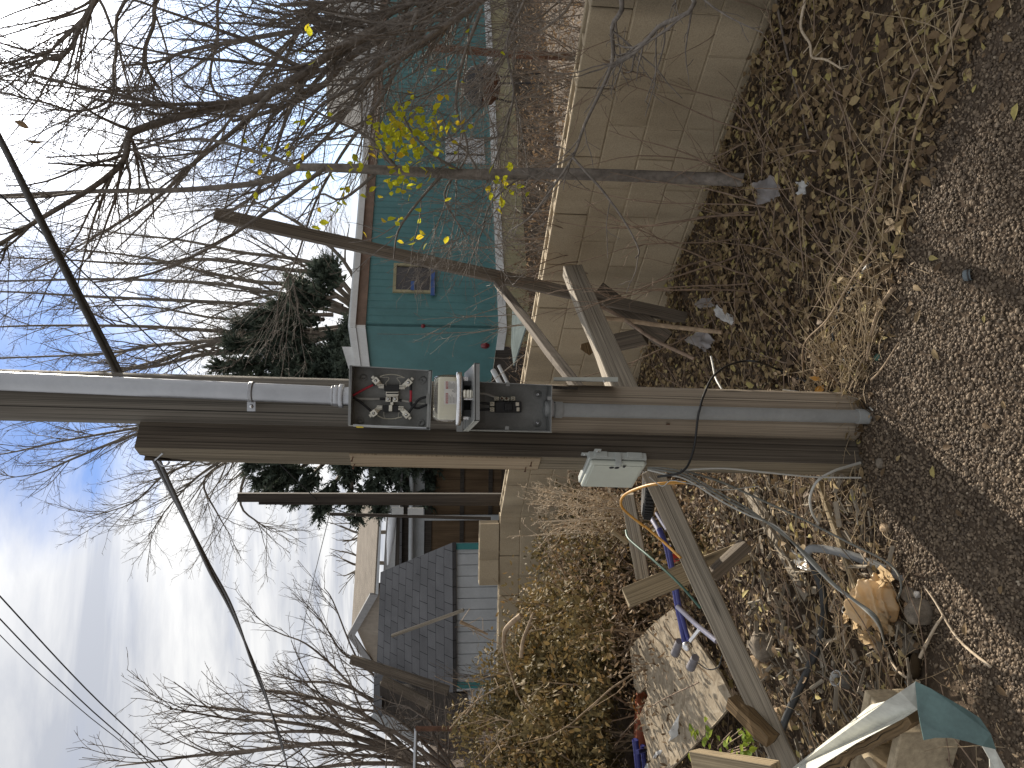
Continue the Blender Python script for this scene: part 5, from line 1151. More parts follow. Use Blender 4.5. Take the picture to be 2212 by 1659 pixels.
# bare trees on the left
def btree(name, x, Y, lab, grp, limbs_, r0, spec, seed, mat='bark_brown', base_y=None):
    r = random.Random(seed); base = V((P(900, x, Y).x, Y, 0)); o = thing(name, base, lab, 'tree', grp)
    b = MB(); b.tube([base+V((0, 0, -.2)), base+V((.05, 0, .6)), P(*limbs_[0][0], Y)], [r0*1.5, r0*1.3, r0*1.1], 10, False); b.build('trunk', mat, o)
    b = MB()
    for dp in limbs_: grow(b, spline([P(x_, y_, Y+r.uniform(-.5, .5)*min(i, 1)) for i, (x_, y_) in enumerate(dp)], 4), r0, r0*.22, 0, spec, r, 7)
    b.build('branches', mat, o)
specL = [(3.2, 1.3, (.2, .65), .05, .08, .0065, 6), (5.0, .55, (.3, .9), .02, .11, .0042, 4), (5, .18, (.3, .9), .02, .12, .0034, 2)]
btree('bare_tree', 1640, 12, 'bare tree with dark upswept limbs by the far end of the service cable', 'bare trees over the brush', [[(900, 1640), (737, 1583), (620, 1560), (500, 1553), (367, 1530)], [(900, 1640), (737, 1606), (560, 1620), (417, 1633), (330, 1645), (250, 1655)], [(900, 1640), (740, 1560), (600, 1545), (470, 1530), (390, 1520)], [(900, 1640), (780, 1540), (640, 1500), (560, 1490)], [(900, 1650), (760, 1650), (600, 1670), (400, 1690)], [(900, 1640), (800, 1600), (680, 1580), (520, 1585), (420, 1580)]], .042, specL, 51)
btree('bare_tree', 1560, 16, 'thin spreading bare tree behind the shingle roof', 'bare trees over the brush', [[(860, 1540), (780, 1500), (720, 1440), (660, 1390), (600, 1366), (550, 1330)], [(860, 1540), (800, 1450), (740, 1410), (700, 1350), (660, 1310)], [(860, 1540), (740, 1480), (640, 1470), (560, 1450)], [(860, 1540), (820, 1470), (770, 1420), (720, 1300), (700, 1270)], [(860, 1540), (760, 1530), (650, 1500), (570, 1500)]], .033, specL, 52)
btree('bare_tree', 1700, 10, 'dense dark bare tree at the edge of the brush behind the chain link fence', 'bare trees over the brush', [[(1000, 1690), (860, 1640), (760, 1630), (640, 1610)], [(1000, 1690), (880, 1600), (800, 1560), (700, 1540)], [(1000, 1690), (900, 1660), (780, 1670), (560, 1650)], [(1000, 1690), (930, 1620), (880, 1570), (820, 1530)], [(1000, 1690), (940, 1600), (930, 1560), (900, 1540)]], .036, [(5.0, 1.0, (.3, .9), .05, .1, .007, 6), (5, .5, (.3, .9), .02, .12, .0042, 4), (5, .16, (.3, .9), .02, .12, .0036, 2)], 53)
btree('bare_tree', 1150, 45, 'small distant bare tree showing over the tan-brown roof near the middle post', 'far bare trees', [[(800, 1150), (770, 1150), (745, 1140), (733, 1135)], [(800, 1150), (765, 1165), (740, 1170)], [(800, 1150), (765, 1130), (742, 1115)]], .10, [(1.2, 1.6, (.2, .7), .05, .08, .025, 5), (2, .8, (.3, .9), .02, .1, .016, 4)], 54, 'bark_far')
btree('bare_tree', 1225, 45, 'small distant bare tree over the middle of the tan-brown roof ridge', 'far bare trees', [[(800, 1215), (770, 1220), (745, 1210), (735, 1205)], [(800, 1215), (765, 1235), (742, 1245)], [(800, 1215), (770, 1200), (738, 1190)]], .10, [(1.2, 1.6, (.2, .7), .05, .08, .025, 5), (2, .8, (.3, .9), .02, .1, .016, 4)], 55, 'bark_far')

# ---------------------------------------------------------------- brush and weeds
r = random.Random(61)
hb = thing('leafy_hedge', V((-2.5, 5.0, 0)), 'sprawling olive and brown leafy bush in front of the wall and shed', 'bush')
b = MB(); lf = MB()
def hz(x): return float(np.interp(x, [-4.2, -3.2, -2.4, -1.8, -1.3, -.95], [1.55, 1.40, 1.18, .98, .78, .45]))
specH = [(5, .35, (.3, .9), .05, .14, .0026, 5)]
cl = []
for k in range(300):
    x = r.uniform(-4.3, -.85); y = r.uniform(3.9, 6.5)+max(0, -x-3)*.1; h = hz(x)*r.uniform(.40, 1.14)*(1.0 if y > 4.3 else .75)
    cl.append((V((x, y, h*r.uniform(.35, 1.0))), r.uniform(.10, .24), r.random()))
    if k < 60: grow(b, wob(V((x+r.uniform(-.3, .3), y+r.uniform(-.2, .4), .05)), V((r.uniform(-.5, .5), r.uniform(-.4, .2), 1)), h*1.12, 7, r, .12), r.uniform(.006, .014), .002, 0, specH, r, 7)
nsk = 0
for c, R_, hue in cl:
    n = int(1150*R_)
    for _ in range(n):
        o = rv(r)*R_*r.uniform(.45, 1.05); o.z *= .8; p = c+o
        if p.z < .05: continue
        if c.x < -1.0 and p.y < 5.0 and p.z < 1.62-.249*p.y: continue
        L = r.uniform(.030, .054); d = (o*.6+rv(r)*.14+V((0, -.03, -.06))).normalized()
        lf.leaf(p, d, (o.normalized()+V((0, 0, .8))+rv(r)*.5).normalized(), L, L*r.uniform(.45, .6), min(1, max(0, hue*.55+r.random()*.45)), .3, .5)
for k in range(6500):     # shaded inner and lower leaves
    x = r.uniform(-4.3, -.8); y = r.uniform(3.6, 6.6); z = hz(x)*r.random()**1.5
    if x < -1.0 and y < 5.0 and .06+z < 1.62-.249*y: continue
    lf.leaf(V((x, y, .06+z)), rv(r), rv(r), r.uniform(.03, .05), .02, r.random()*.5+.4, .3, .6)
b.build('stems', 'stem_tan', hb); lf.build('leaves', 'leaf_bush', hb)
# cut pale stub and the long bare shoots over the bush
b = MB(); b.tube(spline([P(*LB(1820, 350), 4.6), P(*LB(1830, 230), 4.6), P(*LB(1900, 140), 4.55), P(*LB(2000, 60), 4.5)], 4), [.013]*4+[.016]*9, 10); b.build('cut_stub', 'stem_tan', hb)
b = MB()
for pts, rd in (([(1810, 340), (1830, 500), (1900, 700), (1970, 900), (2100, 1080), (2200, 1150)], .0065), ([(1420, 1100), (1530, 960), (1680, 860), (1830, 780)], .005), ([(1600, 1600), (1720, 1460), (1800, 1370)], .006), ([(1250, 1250), (1420, 1060), (1500, 1000)], .004), ([(2000, 500), (2020, 330), (2080, 160), (2130, 30)], .013), ([(1360, 130), (1500, 190), (1650, 260)], .011)):
    q = spline([P(*LB(x, y), 4.3) for x, y in pts], 5); b.tube(q, lin(rd, rd*.5, len(q)), 7, False)
    knobs(b, q, r, 10, (.04, .12), .0018)
b.build('bare_shoot', 'stem_tan', hb)

dw = thing('dry_weed', V((-.75, 4.6, 0)), 'bleached dry seedy weed standing before the wall beside the square post', 'weed')
b = MB(); r = random.Random(71)
specD = [(13, .20, (.45, 1.15), .06, .16, .0018, 5), (30, .065, (.5, 1.2), .04, .2, .0014, 3), (36, .020, (.5, 1.2), 0, .1, .0013, 1)]
for k in range(22):
    x_, y_ = r.uniform(1130, 1225), r.uniform(1030, 1165); tip = P(x_, y_, 4.7+r.uniform(-.25, .25)); root = V((-.85+r.uniform(-.15, .15), 4.7+r.uniform(-.2, .2), .1))
    mid = root.lerp(tip, .55)+V((0, 0, -.03))+rv(r)*.05; grow(b, spline([root, root.lerp(mid, .5), mid, tip], 3), .0045, .0018, 0, specD, r, 6)
b.build('stems', 'weed_pale', dw)
rw = thing('brown_weeds', V((-.9, 4.2, 0)), 'tangled reddish-brown dead weeds between the bleached weed and the broken frame', 'weeds')
b = MB(); lf = MB()
for k in range(70):
    p = G(r.uniform(1330, 1470), r.uniform(1030, 1330), r.uniform(.02, .2)); grow(b, wob(p, V((r.uniform(-.7, .7), r.uniform(-.3, .5), r.uniform(.4, 1))), r.uniform(.3, .75), 6, r, .16), .0035, .0014, 0, [(9, .2, (.3, 1.0), .0, .16, .0014, 4), (14, .05, (.4, 1.2), 0, .2, .0012, 2)], r, 5)
for k in range(7500):
    x = r.uniform(-2.0, -.3); y = r.uniform(3.6, 6.0); z = .05+.74*r.random()**1.5*(.75+.25*math.sin(x*4)); lf.leaf(V((x, y, z)), rv(r), rv(r), r.uniform(.02, .04), .013, r.random()*.8, .4, .7)
b.build('stems', 'weed_red', rw); lf.build('dead_leaves', 'dry_chaff', rw)
yw = thing('brown_weeds', V((2.6, 7.4, 0)), 'band of brown dry weeds in the yard between the wall and the turquoise home', 'weeds')
b = MB(); lf = MB()
for k in range(240):
    x = r.uniform(-.8, 6.5); y = r.uniform(6.4, 10.5)+max(0, .3-x)*1.5-max(0, x-2)*.6
    if y < 5.6-.75*x+1.2: y += 1.2
    h = r.uniform(.4, .85)*(.85 if x < 1.2 else 1.0); grow(b, wob(V((x, y, 0)), V((r.uniform(-.4, .4), r.uniform(-.3, .3), 1)), h, 6, r, .12), .005, .002, 0, [(7, .28, (.3, .9), .05, .14, .002, 4), (9, .08, (.4, 1.1), 0, .2, .0016, 2)], r, 5)
for k in range(9000):
    x = r.uniform(-.6, 7); y = r.uniform(6.0, 11); z = .5*r.random()**1.3; lf.leaf(V((x, y, z)), rv(r), rv(r), r.uniform(.03, .06), .02, r.random()*.75, .4, .7)
b.build('stems', 'weed_red', yw); lf.build('dead_leaves', 'dry_chaff', yw)
# brush at the far left, before the lean-to
bl_ = thing('brush_thicket', V((-5.2, 9.3, 0)), 'thicket of brown bare brush behind the chain link fence rail', 'brush')
b = MB()
for k in range(150):
    p = V((r.uniform(-7.4, -3.9), r.uniform(8.8, 11.2), 0)); grow(b, wob(p, V((r.uniform(-.3, .3), r.uniform(-.2, .2), 1)), r.uniform(1.1, 2.3)*(1 if p.x < -4.8 else .65), 7, r, .09), .010, .003, 0, [(4.5, .5, (.2, .8), .05, .1, .0032, 5), (6, .2, (.3, .9), .02, .14, .0024, 3)], r, 5)
b.build('stems', 'bark_brown', bl_)
gw = thing('green_weed', G(1620, 1600, .1), 'small yellow-green broad-leaved weed sprouting beside the flake board', 'weed')
b = MB(); lf = MB()
for k in range(16):
    zx, zy = r.uniform(700, 1260), r.uniform(1230, 1580); q = G(*OB(zx, zy), .34); root = G(*OB(1130, 1560), .1); b.tube(spline([root, root.lerp(q, .5)+V((0, 0, .06)), q], 3), .002, 5, False)
    for m in range(3): lf.leaf(q+rv(r)*.025, V((r.uniform(-1, 1), r.uniform(-1, .2), r.uniform(-.3, .5))), V((r.uniform(-.4, .4), -.3, 1)), r.uniform(.028, .05), r.uniform(.018, .03), r.random(), .2, .3)
b.build('stems', 'weed_red', gw); lf.build('leaves', 'leaf_green', gw)
# ---------------------------------------------------------------- dead leaves, straw, twigs on the ground
r = random.Random(81)
lf = MB()
def litter(n, x0, x1, dmin, dmax, L0, L1, up=.04, wall=True):
    k = 0
    while k < n:
        x = r.uniform(x0, x1); d = dmin+(dmax-dmin)*r.random(); y = yb(x)+d
        wy = 5.55-1.375*(x-.07)*1.0
        if wall and x > -1.2 and y > 2.06+(2.62-x)*1.37-.02: k += 1; continue
        if x < -.74 and y < 2.28: k += 1; continue
        p = V((x, y, gz(x, y)+up*r.random()**1.5)); a = r.uniform(0, 6.28); L = r.uniform(L0, L1)
        lf.leaf(p, V((math.cos(a), math.sin(a), r.uniform(-.25, .45))), V((r.gauss(0, .45), r.gauss(-.1, .45), 1)), L, L*r.uniform(.4, .65), r.random(), r.uniform(.1, .7), r.uniform(-.3, 1.0)); k += 1
litter(14500, -.2, 2.6, .02, 2.9, .020, .048)
litter(1300, -.2, 2.2, -.02, 1.6, .040, .064, .05)
litter(8200, -2.6, -.1, .02, 3.2, .018, .046, .09)
for _ in range(70):
    x = r.uniform(-1, 1.6); y = yb(x)-r.random()**2*.7; a = r.uniform(0, 6.28); L = r.uniform(.02, .045); lf.leaf(V((x, y, gz(x, y)+.012)), V((math.cos(a), math.sin(a), .2)), V((0, -.3, 1)), L, L*.5, r.random(), .4, .6)
tag(lf.build('fallen_leaves', 'leaf_litter'), 'thick layer of dry brown and yellow leaves below the wall', 'leaves', kind='stuff')
lf = MB()
for _ in range(15000):      # broken bits
    x = r.uniform(-2.4, 2.4); y = yb(x)+r.uniform(-.07, 2.6 if x < .3 else 1.6); a = r.uniform(0, 6.28); L = r.uniform(.006, .022)
    if x > -1 and y > 2.06+(2.62-x)*1.37: continue
    lf.leaf(V((x, y, gz(x, y)+.02*r.random())), V((math.cos(a), math.sin(a), r.uniform(-.3, .5))), V((r.gauss(0, .4), r.gauss(0, .4), 1)), L, L*r.uniform(.2, .6), r.random(), .3, .4)
tag(lf.build('leaf_crumbs', 'dry_chaff'), 'fine broken leaf and bark crumbs over the soil', 'litter', kind='stuff')
b = MB()
def straw(n, fx, dy0, dy1, l0, l1, rad, lift):
    for _ in range(n):
        x = fx(); y = yb(x)+r.uniform(dy0, dy1); p = V((x, y, gz(x, y)+lift*r.random())); a = r.gauss(.5, .9)
        if x < -.74 and y < 2.28: continue
        d = V((math.cos(a), math.sin(a)*.8, r.uniform(-.12, .35)*(1 if lift < .06 else 1.4))); l = r.uniform(l0, l1)
        q = wob(p, d, l, 4, r, .10, -.03); b.tube(q, [rad*r.uniform(.6, 1.3)]*4+[rad*.6], 3, False)
straw(130, lambda: r.uniform(-.1, 1.6), .0, .30, .10, .40, .0015, .05)
straw(120, lambda: r.uniform(-.05, .5), .0, .40, .06, .25, .0015, .07)
straw(650, lambda: r.uniform(-1.7, -.2), .0, 1.0, .06, .22, .0015, .08)
straw(110, lambda: r.uniform(-.3, 2.2), .3, 1.5, .1, .4, .0014, .06)
for _ in range(330):       # upright straw tufts by the poles and along the edge
    x = r.choice([r.gauss(.03, .08), r.gauss(-.5, .3), r.uniform(.05, .8)]); y = yb(x)+r.uniform(.0, .35)
    q = wob(V((x, y, gz(x, y))), V((r.uniform(-.8, .8), r.uniform(-.9, .2), r.uniform(.3, 1))), r.uniform(.06, .22), 4, r, .12, -.08); b.tube(q, [.0015, .0014, .0012, .001, .0008], 3, False)
tag(b.build('dry_straw', 'straw'), 'pale dry grass straws strewn along the gravel edge and the poles', 'dry grass', kind='stuff')
b = MB()
for _ in range(260):
    x = r.uniform(-2.0, 2.2); y = yb(x)+r.uniform(.05, 2.2 if x < 0 else 1.4); p = V((x, y, gz(x, y)+.05*r.random())); a = r.uniform(-.6, 1.6)
    q = wob(p, V((math.cos(a), math.sin(a), r.uniform(-.1, .4))), r.uniform(.15, .7), 6, r, .13, -.02); b.tube(q, lin(r.uniform(.002, .0045), .0012, 7), 4, False)
tag(b.build('fallen_twigs', 'weed_red'), 'thin brown twigs scattered over the leaves', 'twigs', kind='stuff')
lf = MB()
for _ in range(1100):      # bark flakes and splinters in the trash heap
    x = r.uniform(-2.0, -.12); y = yb(x)+r.uniform(.02, 1.5)**1.0
    if x < -.74 and y < 2.28: continue
    a = r.uniform(0, 6.28); L = r.uniform(.02, .10); d = V((math.cos(a), math.sin(a), r.uniform(-.2, .5))).normalized(); n_ = V((r.gauss(0, .5), r.gauss(0, .5), 1))
    c = V((x, y, gz(x, y)+.07*r.random())); i0 = len(lf.v); lf.beam(c, c+d*L, r.uniform(.004, .018), r.uniform(.002, .006), n_)
    for q_ in range(len(lf.uv)-24, len(lf.uv)): pass
tag(lf.build('wood_splinters', 'wood_grey'), 'grey splinters and bark flakes through the trash heap', 'wood splinters', kind='stuff')
# larger single sticks one can point at
def stick(pts, rd, mat, lab, z=.03, name='fallen_stick', kn=0):
    b = MB(); q = spline([G(x, y, None)+V((0, 0, (z[i] if isinstance(z, (list, tuple)) else z))) for i, (x, y) in enumerate(pts)], 5); b.tube(q, lin(rd, rd*.55, len(q)), 7)
    if kn: knobs(b, q, r, kn, (.03, .09), rd*.4)
    return b.build(name, mat, None, loc=q[0], props=(lab, 'stick'))
stick([(1948, 622), (1915, 672), (1895, 740), (1890, 780)], .0075, 'stem_tan', 'tan forked stick lying at the gravel edge in front of the leaves', .03)
stick([(1918, 530), (1890, 600), (1855, 690), (1800, 745), (1760, 815)], .0042, 'stem_tan', 'long thin straw-coloured stalk leaning over the leaves beside the black cable', [.04, .08, .12, .12, .05])
stick([(2100, 30), (2060, 130), (2000, 270), (1965, 420), (1955, 480)], .006, 'stem_tan', 'long tan stalk along the border of leaves and gravel', .03, kn=5)
stick([(2005, 150), (1995, 170), (1960, 280), (1930, 360), (1920, 430), (1860, 560), (1770, 690)], .0040, 'weed_red', 'long brown stalk crossing the leaves towards the poles', [.03, .04, .05, .05, .06, .07, .05])
stick([(1765, 0), (1755, 60), (1775, 95), (1780, 125), (1810, 130), (1845, 150)], .0065, 'weed_pale', 'sun-bleached crooked twig on the leaves at the edge of the shade', .05, kn=8)
stick([(1690, 0), (1715, 120), (1740, 210), (1762, 300)], .006, 'bark_brown', 'dark brown stick on the leaves along the wall foot', .03)
stick([(1900, 820), (1920, 800), (1960, 740)], .004, 'stem_tan', 'short straw stalk pointing over the gravel from the round pole', .03)
stick([(1790, 1392), (1830, 1375), (1850, 1345)], .007, 'weed_pale', 'bleached bent twig in front of the tan plastic bag', .03, kn=2)
stick([(1990, 1470), (1965, 1455), (1945, 1430), (1935, 1400)], .005, 'weed_pale', 'curved pale twig above the folded teal sheet', .03)
stick([(2000, 1420), (2030, 1360), (2050, 1330)], .006, 'weed_pale', 'straight pale twig in the gravel near the teal sheet', .02, kn=2)
stick([(2150, 1440), (2080, 1380), (2030, 1300), (2005, 1265)], .0045, 'weed_pale', 'long thin pale root lying on the gravel past the rocks', .015)
stick([(1560, 1350), (1600, 1420), (1650, 1500), (1690, 1590)], .0050, 'stem_tan', 'tall tan forked stem growing in front of the long beam', [.30, .25, .15, .05])
stick([(1640, 1470), (1560, 1520), (1490, 1585)], .0035, 'weed_red', 'thin dark thorny stem over the flake board', [.28, .36, .40], kn=6)

# ---------------------------------------------------------------- cables
def cable(name, pts, rd, mat, lab, Y=None, cat='cable', n=6):
    q = []
    for p in pts:
        if len(p) == 3: q.append(P(*p))
        elif Y is not None: q.append(P(p[0], p[1], Y))
        else: q.append(G(p[0], p[1])+V((0, 0, rd+.01)))
    b = MB(); b.tube(spline(q, n), rd, 8); return b.build(name, mat, None, loc=q[len(q)//2], props=(lab, cat))
cable('black_cable', [(1420, 1030, 2.60), (1475, 1018, 2.57), (1498, 972, 2.60), (1507, 905, 2.575), (1512, 882, 2.572), (1520, 855, 2.62), (1540, 814, 2.74), (1572, 790, 2.85), (1608, 780, 2.95), (1642, 783, 2.95), (1690, 800), (1762, 830), (1800, 845), (1842, 849)], .0042, 'black_cable', 'thin black cable wrapped across the round pole and plastic conduit')
cable('black_cable', [(1838, 785), (1815, 753), (1808, 718), (1822, 670), (1845, 630), (1868, 600)], .0052, 'black_cable', 'loose black cable end on the leaves with a grey plug')
b = MB(); q0, q1 = G(1868, 600)+V((0, 0, .02)), G(1892, 572)+V((0, 0, .025)); b.tube([q0, q0.lerp(q1, .5), q1], [.007, .009, .008], 10); b.build('cable_plug', 'hose_grey', None, loc=q0, props=('small grey plug at the end of the loose black cable', 'plug'))
cable('white_cable', [(1475, 1015, 2.585), (1560, 1012, 2.58), (1640, 1019, 2.575), (1752, 1030, 2.57), (1860, 1032, 2.56)], .0030, 'wire_white', 'white cable stapled down the side of the square post')
cable('white_cable', [(1858, 1000, 2.62), (1830, 1008, 2.6), (1800, 1018, 2.58), (1765, 1040, 2.58), (1750, 1075, 2.62), (1755, 1108, 2.66), (1768, 1130, 2.70)], .0050, 'wire_white', 'thick white cable stub curling away from the foot of the square post')
cable('white_cable', [(1536, 770, 2.95), (1540, 788, 2.92), (1546, 816, 2.86), (1560, 842, 2.78)], .0045, 'wire_white', 'short white cable loop arching beside the round pole')
cable('white_cable', [(1690, 842, 2.8), (1780, 853, 2.72), (1840, 858, 2.70), (1870, 872, 2.66), (1892, 886)], .0028, 'wire_white', 'thin white wire along the right foot of the round pole')
for k, (o, mt_, lab) in enumerate(((0, 'wire_grey', 'grey cable bundle, thickest strand, from the telephone box to the teal sheet'), (7, 'wire_white', 'pale strand running with the grey cable bundle from the telephone box'), (-6, 'wire_grey', 'thin grey strand on the upper side of the cable bundle'))):
    cable('grey_cable', [(1399, 1012+o*.4, 2.66), (1440, 1018+o, 2.62), (1485, 1030+o, 2.60), (1560, 1075+o*1.2, 2.58), (1618, 1106+o, 2.56), (1682, 1145-o*.6, 2.54), (1745, 1203+o*.8, 2.52), (1802, 1263+o*.5, 2.48), (1850, 1300+o*.3, 2.42), (1895, 1340+o, 2.36), (1922, 1396+o*.6), (1942, 1443+o*.4), (1978, 1488)], (.0042, .0032, .0028)[k], mt_, lab)
cable('grey_cable', [(1470, 1014, 2.62), (1560, 1042, 2.62), (1640, 1078, 2.62), (1708, 1109, 2.6), (1770, 1140, 2.58), (1835, 1173, 2.52), (1900, 1205, 2.46), (1925, 1222, 2.42), (1942, 1245, 2.38), (1946, 1275, 2.36), (1938, 1310)], .0038, 'wire_grey', 'single grey cable arching over the grey hose beside the plastic bag')
cable('thin_wire', [(1402, 1030, 2.66), (1430, 1050, 2.64), (1450, 1038, 2.6), (1490, 1045, 2.58), (1560, 1058, 2.6), (1640, 1050, 2.62)], .0018, 'wire_white', 'loose thin white wire trailing from under the telephone box', cat='wire')
b = MB(); q = spline([G(1702, 1680)+V((0, 0, .10)), G(1735, 1549)+V((0, 0, .07)), G(1768, 1456)+V((0, 0, .05)), G(1795, 1373)+V((0, 0, .04)), G(1806, 1290)+V((0, 0, .05)), G(1806, 1225)+V((0, 0, .09)), G(1812, 1195)+V((0, 0, .13))], 6)
b.tube(q, .0150, 14); b.build('black_hose', 'hose_black', None, loc=q[0], props=('thick dark hose running from the corner through the trash behind the bag', 'hose'))
b = MB(); q = spline([G(1812, 1195)+V((0, 0, .13)), G(1826, 1184)+V((0, 0, .13)), G(1858, 1191)+V((0, 0, .09)), G(1895, 1212)+V((0, 0, .04)), G(1935, 1240)+V((0, 0, .005)), G(1960, 1258)+V((0, 0, -.02))], 6)
b.tube(q, .0155, 14); b.build('grey_hose', 'hose_grey', None, loc=q[0], props=('grey hose end bending down into the gravel beside the bag', 'hose'))

# ---------------------------------------------------------------- trash and stones
def crumple(name, ctr, sx, sy, sz, mat, props, seed, n=34, fold=.32, flat=.55, sharp=1.0):
    rr = random.Random(seed); ds = [(rv(rr), rr.uniform(1.6, 7.0), rr.uniform(0, 6)) for _ in range(8)]; b = MB(); vs = []
    m = n; k2 = n*2
    for i in range(m+1):
        for j in range(k2):
            th_, ph = math.pi*i/m, 2*math.pi*j/k2; p = V((math.sin(th_)*math.cos(ph), math.sin(th_)*math.sin(ph), math.cos(th_)))
            f = 1.0
            for (dv, fr, p0) in ds: f += fold/3.2*(1-2*abs(math.sin(p.dot(dv)*fr+p0))**sharp)*.55
            f += .10*math.sin(p.x*3+1)*math.cos(p.y*2.4)
            q = V((p.x*sx, p.y*sy, p.z*sz))*f
            vs.append(V(ctr)+q)
    b.add(vs, [(i*k2+j, i*k2+(j+1) % k2, (i+1)*k2+(j+1) % k2, (i+1)*k2+j) for i in range(m) for j in range(k2)], None, True)
    return b.build(name, mat, None, loc=ctr, props=props)
q = G(1885, 1306, .085)
bag = crumple('plastic_bag', q, .098, .075, .080, 'bag_tan', ('crumpled tan plastic shopping bag under the cable bundle', 'bag'), 4, 60, .44)
rr = random.Random(17); b = MB()
for (x0, y0), (x1, y1), wv in (((1845, 1330), (1862, 1372), .05), ((1905, 1325), (1930, 1362), .035), ((1900, 1245), (1925, 1258), .05), ((1830, 1330), (1822, 1344), .03), ((1862, 1372), (1905, 1402), .04)):
    a_, e_ = G(x0, y0, .10), G(x1, y1, .03); d = (e_-a_); s = d.cross(V((0, .5, 1))).normalized()*wv; n = 7; vs = []
    for i in range(n+1):
        for j in range(n+1): vs.append(a_+d*(i/n)+s*(j/n-.5)*(1+.6*math.sin(i*1.3))+V((0, 0, .012*math.sin(j*2.1+i)))+rv(rr)*.003)
    b.add(vs, [(i*(n+1)+j, i*(n+1)+j+1, (i+1)*(n+1)+j+1, (i+1)*(n+1)+j) for i in range(n) for j in range(n)], None, True)
fl = b.build('loose_flap', 'bag_tan', None, loc=q); fl.parent = bag; fl.location = (0, 0, 0)
def sheetlet(name, pts, mat, props, seed, z=.03, amp=.012, n=9):
    rr = random.Random(seed); c = [G(x, y, None)+V((0, 0, z)) for x, y in pts]; b = MB(); vs = []; ph = [rr.uniform(0, 6) for _ in range(4)]
    for i in range(n+1):
        for j in range(n+1):
            u, v_ = i/n, j/n; p = c[0].lerp(c[1], u).lerp(c[3].lerp(c[2], u), v_); h = math.sin(u*7+ph[0])*math.cos(v_*6+ph[1])+.7*abs(math.sin(u*5-v_*8+ph[2]))
            vs.append(p+V((rr.uniform(-1, 1)*amp*.3, rr.uniform(-1, 1)*amp*.3, h*amp)))
    b.add(vs, [(i*(n+1)+j, i*(n+1)+j+1, (i+1)*(n+1)+j+1, (i+1)*(n+1)+j) for i in range(n) for j in range(n)], None, True); return b.build(name, mat, None, loc=c[0], props=props)
sheetlet('plastic_film', [(1502, 735), (1545, 700), (1562, 745), (1545, 762)], 'film_grey', ('torn clear plastic film on the leaves nearest the plank frame', 'plastic film'), 1, .05, .02)
sheetlet('plastic_film', [(1565, 655), (1605, 690), (1600, 705), (1562, 680)], 'film_white', ('narrow whitish strip of plastic on the leaves', 'plastic film'), 2, .04)
sheetlet('plastic_film', [(1518, 650), (1556, 642), (1560, 662), (1525, 668)], 'film_grey', ('small grey scrap of plastic above the whitish strip', 'plastic film'), 3, .04)
sheetlet('plastic_film', [(1645, 398), (1690, 380), (1712, 425), (1660, 445)], 'film_grey', ('pale clear plastic scrap beside the sapling foot', 'plastic film'), 4, .04)
sheetlet('plastic_film', [(1741, 395), (1760, 390), (1765, 415), (1745, 425)], 'film_white', ('small bluish-white plastic scrap amid the leaves', 'plastic film'), 5, .035)
sheetlet('plastic_film', [(1600, 905-60), (1622, 850), (1610, 860), (1596, 858)], 'film_white', ('little white paper scrap behind the round pole', 'paper'), 6, .05)
sheetlet('white_bag', [(1480, 1665), (1520, 1605), (1585, 1540), (1560, 1650)], 'film_white', ('white plastic bag tucked under the flake board by the green weed', 'bag'), 7, .24, .03)
sheetlet('paper_scrap', [(1735, 1185), (1775, 1205), (1790, 1240), (1750, 1225)], 'film_white', ('pale paper scraps in the straw above the cable bundle', 'paper'), 9, .05)
crumple('tissue_lump', G(1752, 1548, .05), .05, .04, .06, 'plaster_white', ('lumpy white plaster foam near the dark hose', 'foam'), 12, 22, .5)
b = MB(); b.blob(G(1705, 1550, .10), .045, .05, .075, 33, .2, 3); b.build('broken_stone', 'stone_tan', None, loc=G(1705, 1550, .03), props=('cream and tan broken stone under the long beam end', 'stone'))
stones = [((2003, 1322), .040, .034, .040, 'stone_grey', 'largest rounded grey-brown rock beside the gravel, past the plastic bag'), ((1972, 1285), .026, .022, .022, 'stone_grey', 'smooth small rock above the large rounded one'), ((1975, 1310), .018, .03, .016, 'stone_tan', 'flat tan pebble leaning on the large rounded rock'), ((1950, 1360), .035, .02, .02, 'stone_grey', 'dark flat rock in the shade below the plastic bag'),
          ((1665, 1395), .06, .06, .055, 'stone_grey', 'round dark stone under the long beam'), ((1655, 1440), .05, .06, .05, 'stone_tan', 'tan round stone in the shade beneath the long beam'), ((1838, 1222), .020, .045, .022, 'stone_tan', 'long rough tan stone between the two hose ends'), ((1985, 1285), .012, .012, .010, 'plaster_white', 'small white chip at the gravel edge above the large rounded rock'), ((1975, 1395), .022, .03, .02, 'stone_grey', 'brown wood-like chunk just past the plastic bag'), ((1915, 1140), .016, .02, .012, 'stone_tan', 'small tan stone at the gravel edge left of the square post'), ((1905, 1000), .018, .014, .012, 'stone_grey', 'small grey stone at the foot of the square post')]
for k, ((x, y), a_, c, e, mt_, lab) in enumerate(stones):
    b = MB(); q = G(x, y)+V((0, 0, e*.6)); b.blob(q, a_, c, e, 100+k, .22, 3, .8); b.build('rock', mt_, None, loc=q-V((0, 0, e*.6)), props=(lab, 'rock'))
b = MB(); q = G(1842, 1478, .03); b.lathe([(0, 0), (.024, .0), (.027, .07), (.029, .072), (.029, .078), (.026, .078), (.023, .01)], q, (.35, -.1, .9), 24); b.build('plastic_cup', 'film_white', None, loc=q, props=('small clear cup lying in the straw left of the bag', 'cup'))
b = MB(); q = G(1835, 1318, .06); b.lathe([(.026, -.004), (.028, 0), (.026, .004), (.024, 0), (.026, -.004)], q, (.9, -.3, .3), 26); b.build('plastic_ring', 'film_white', None, loc=q, props=('clear plastic ring stuck to the side of the tan bag', 'ring'))
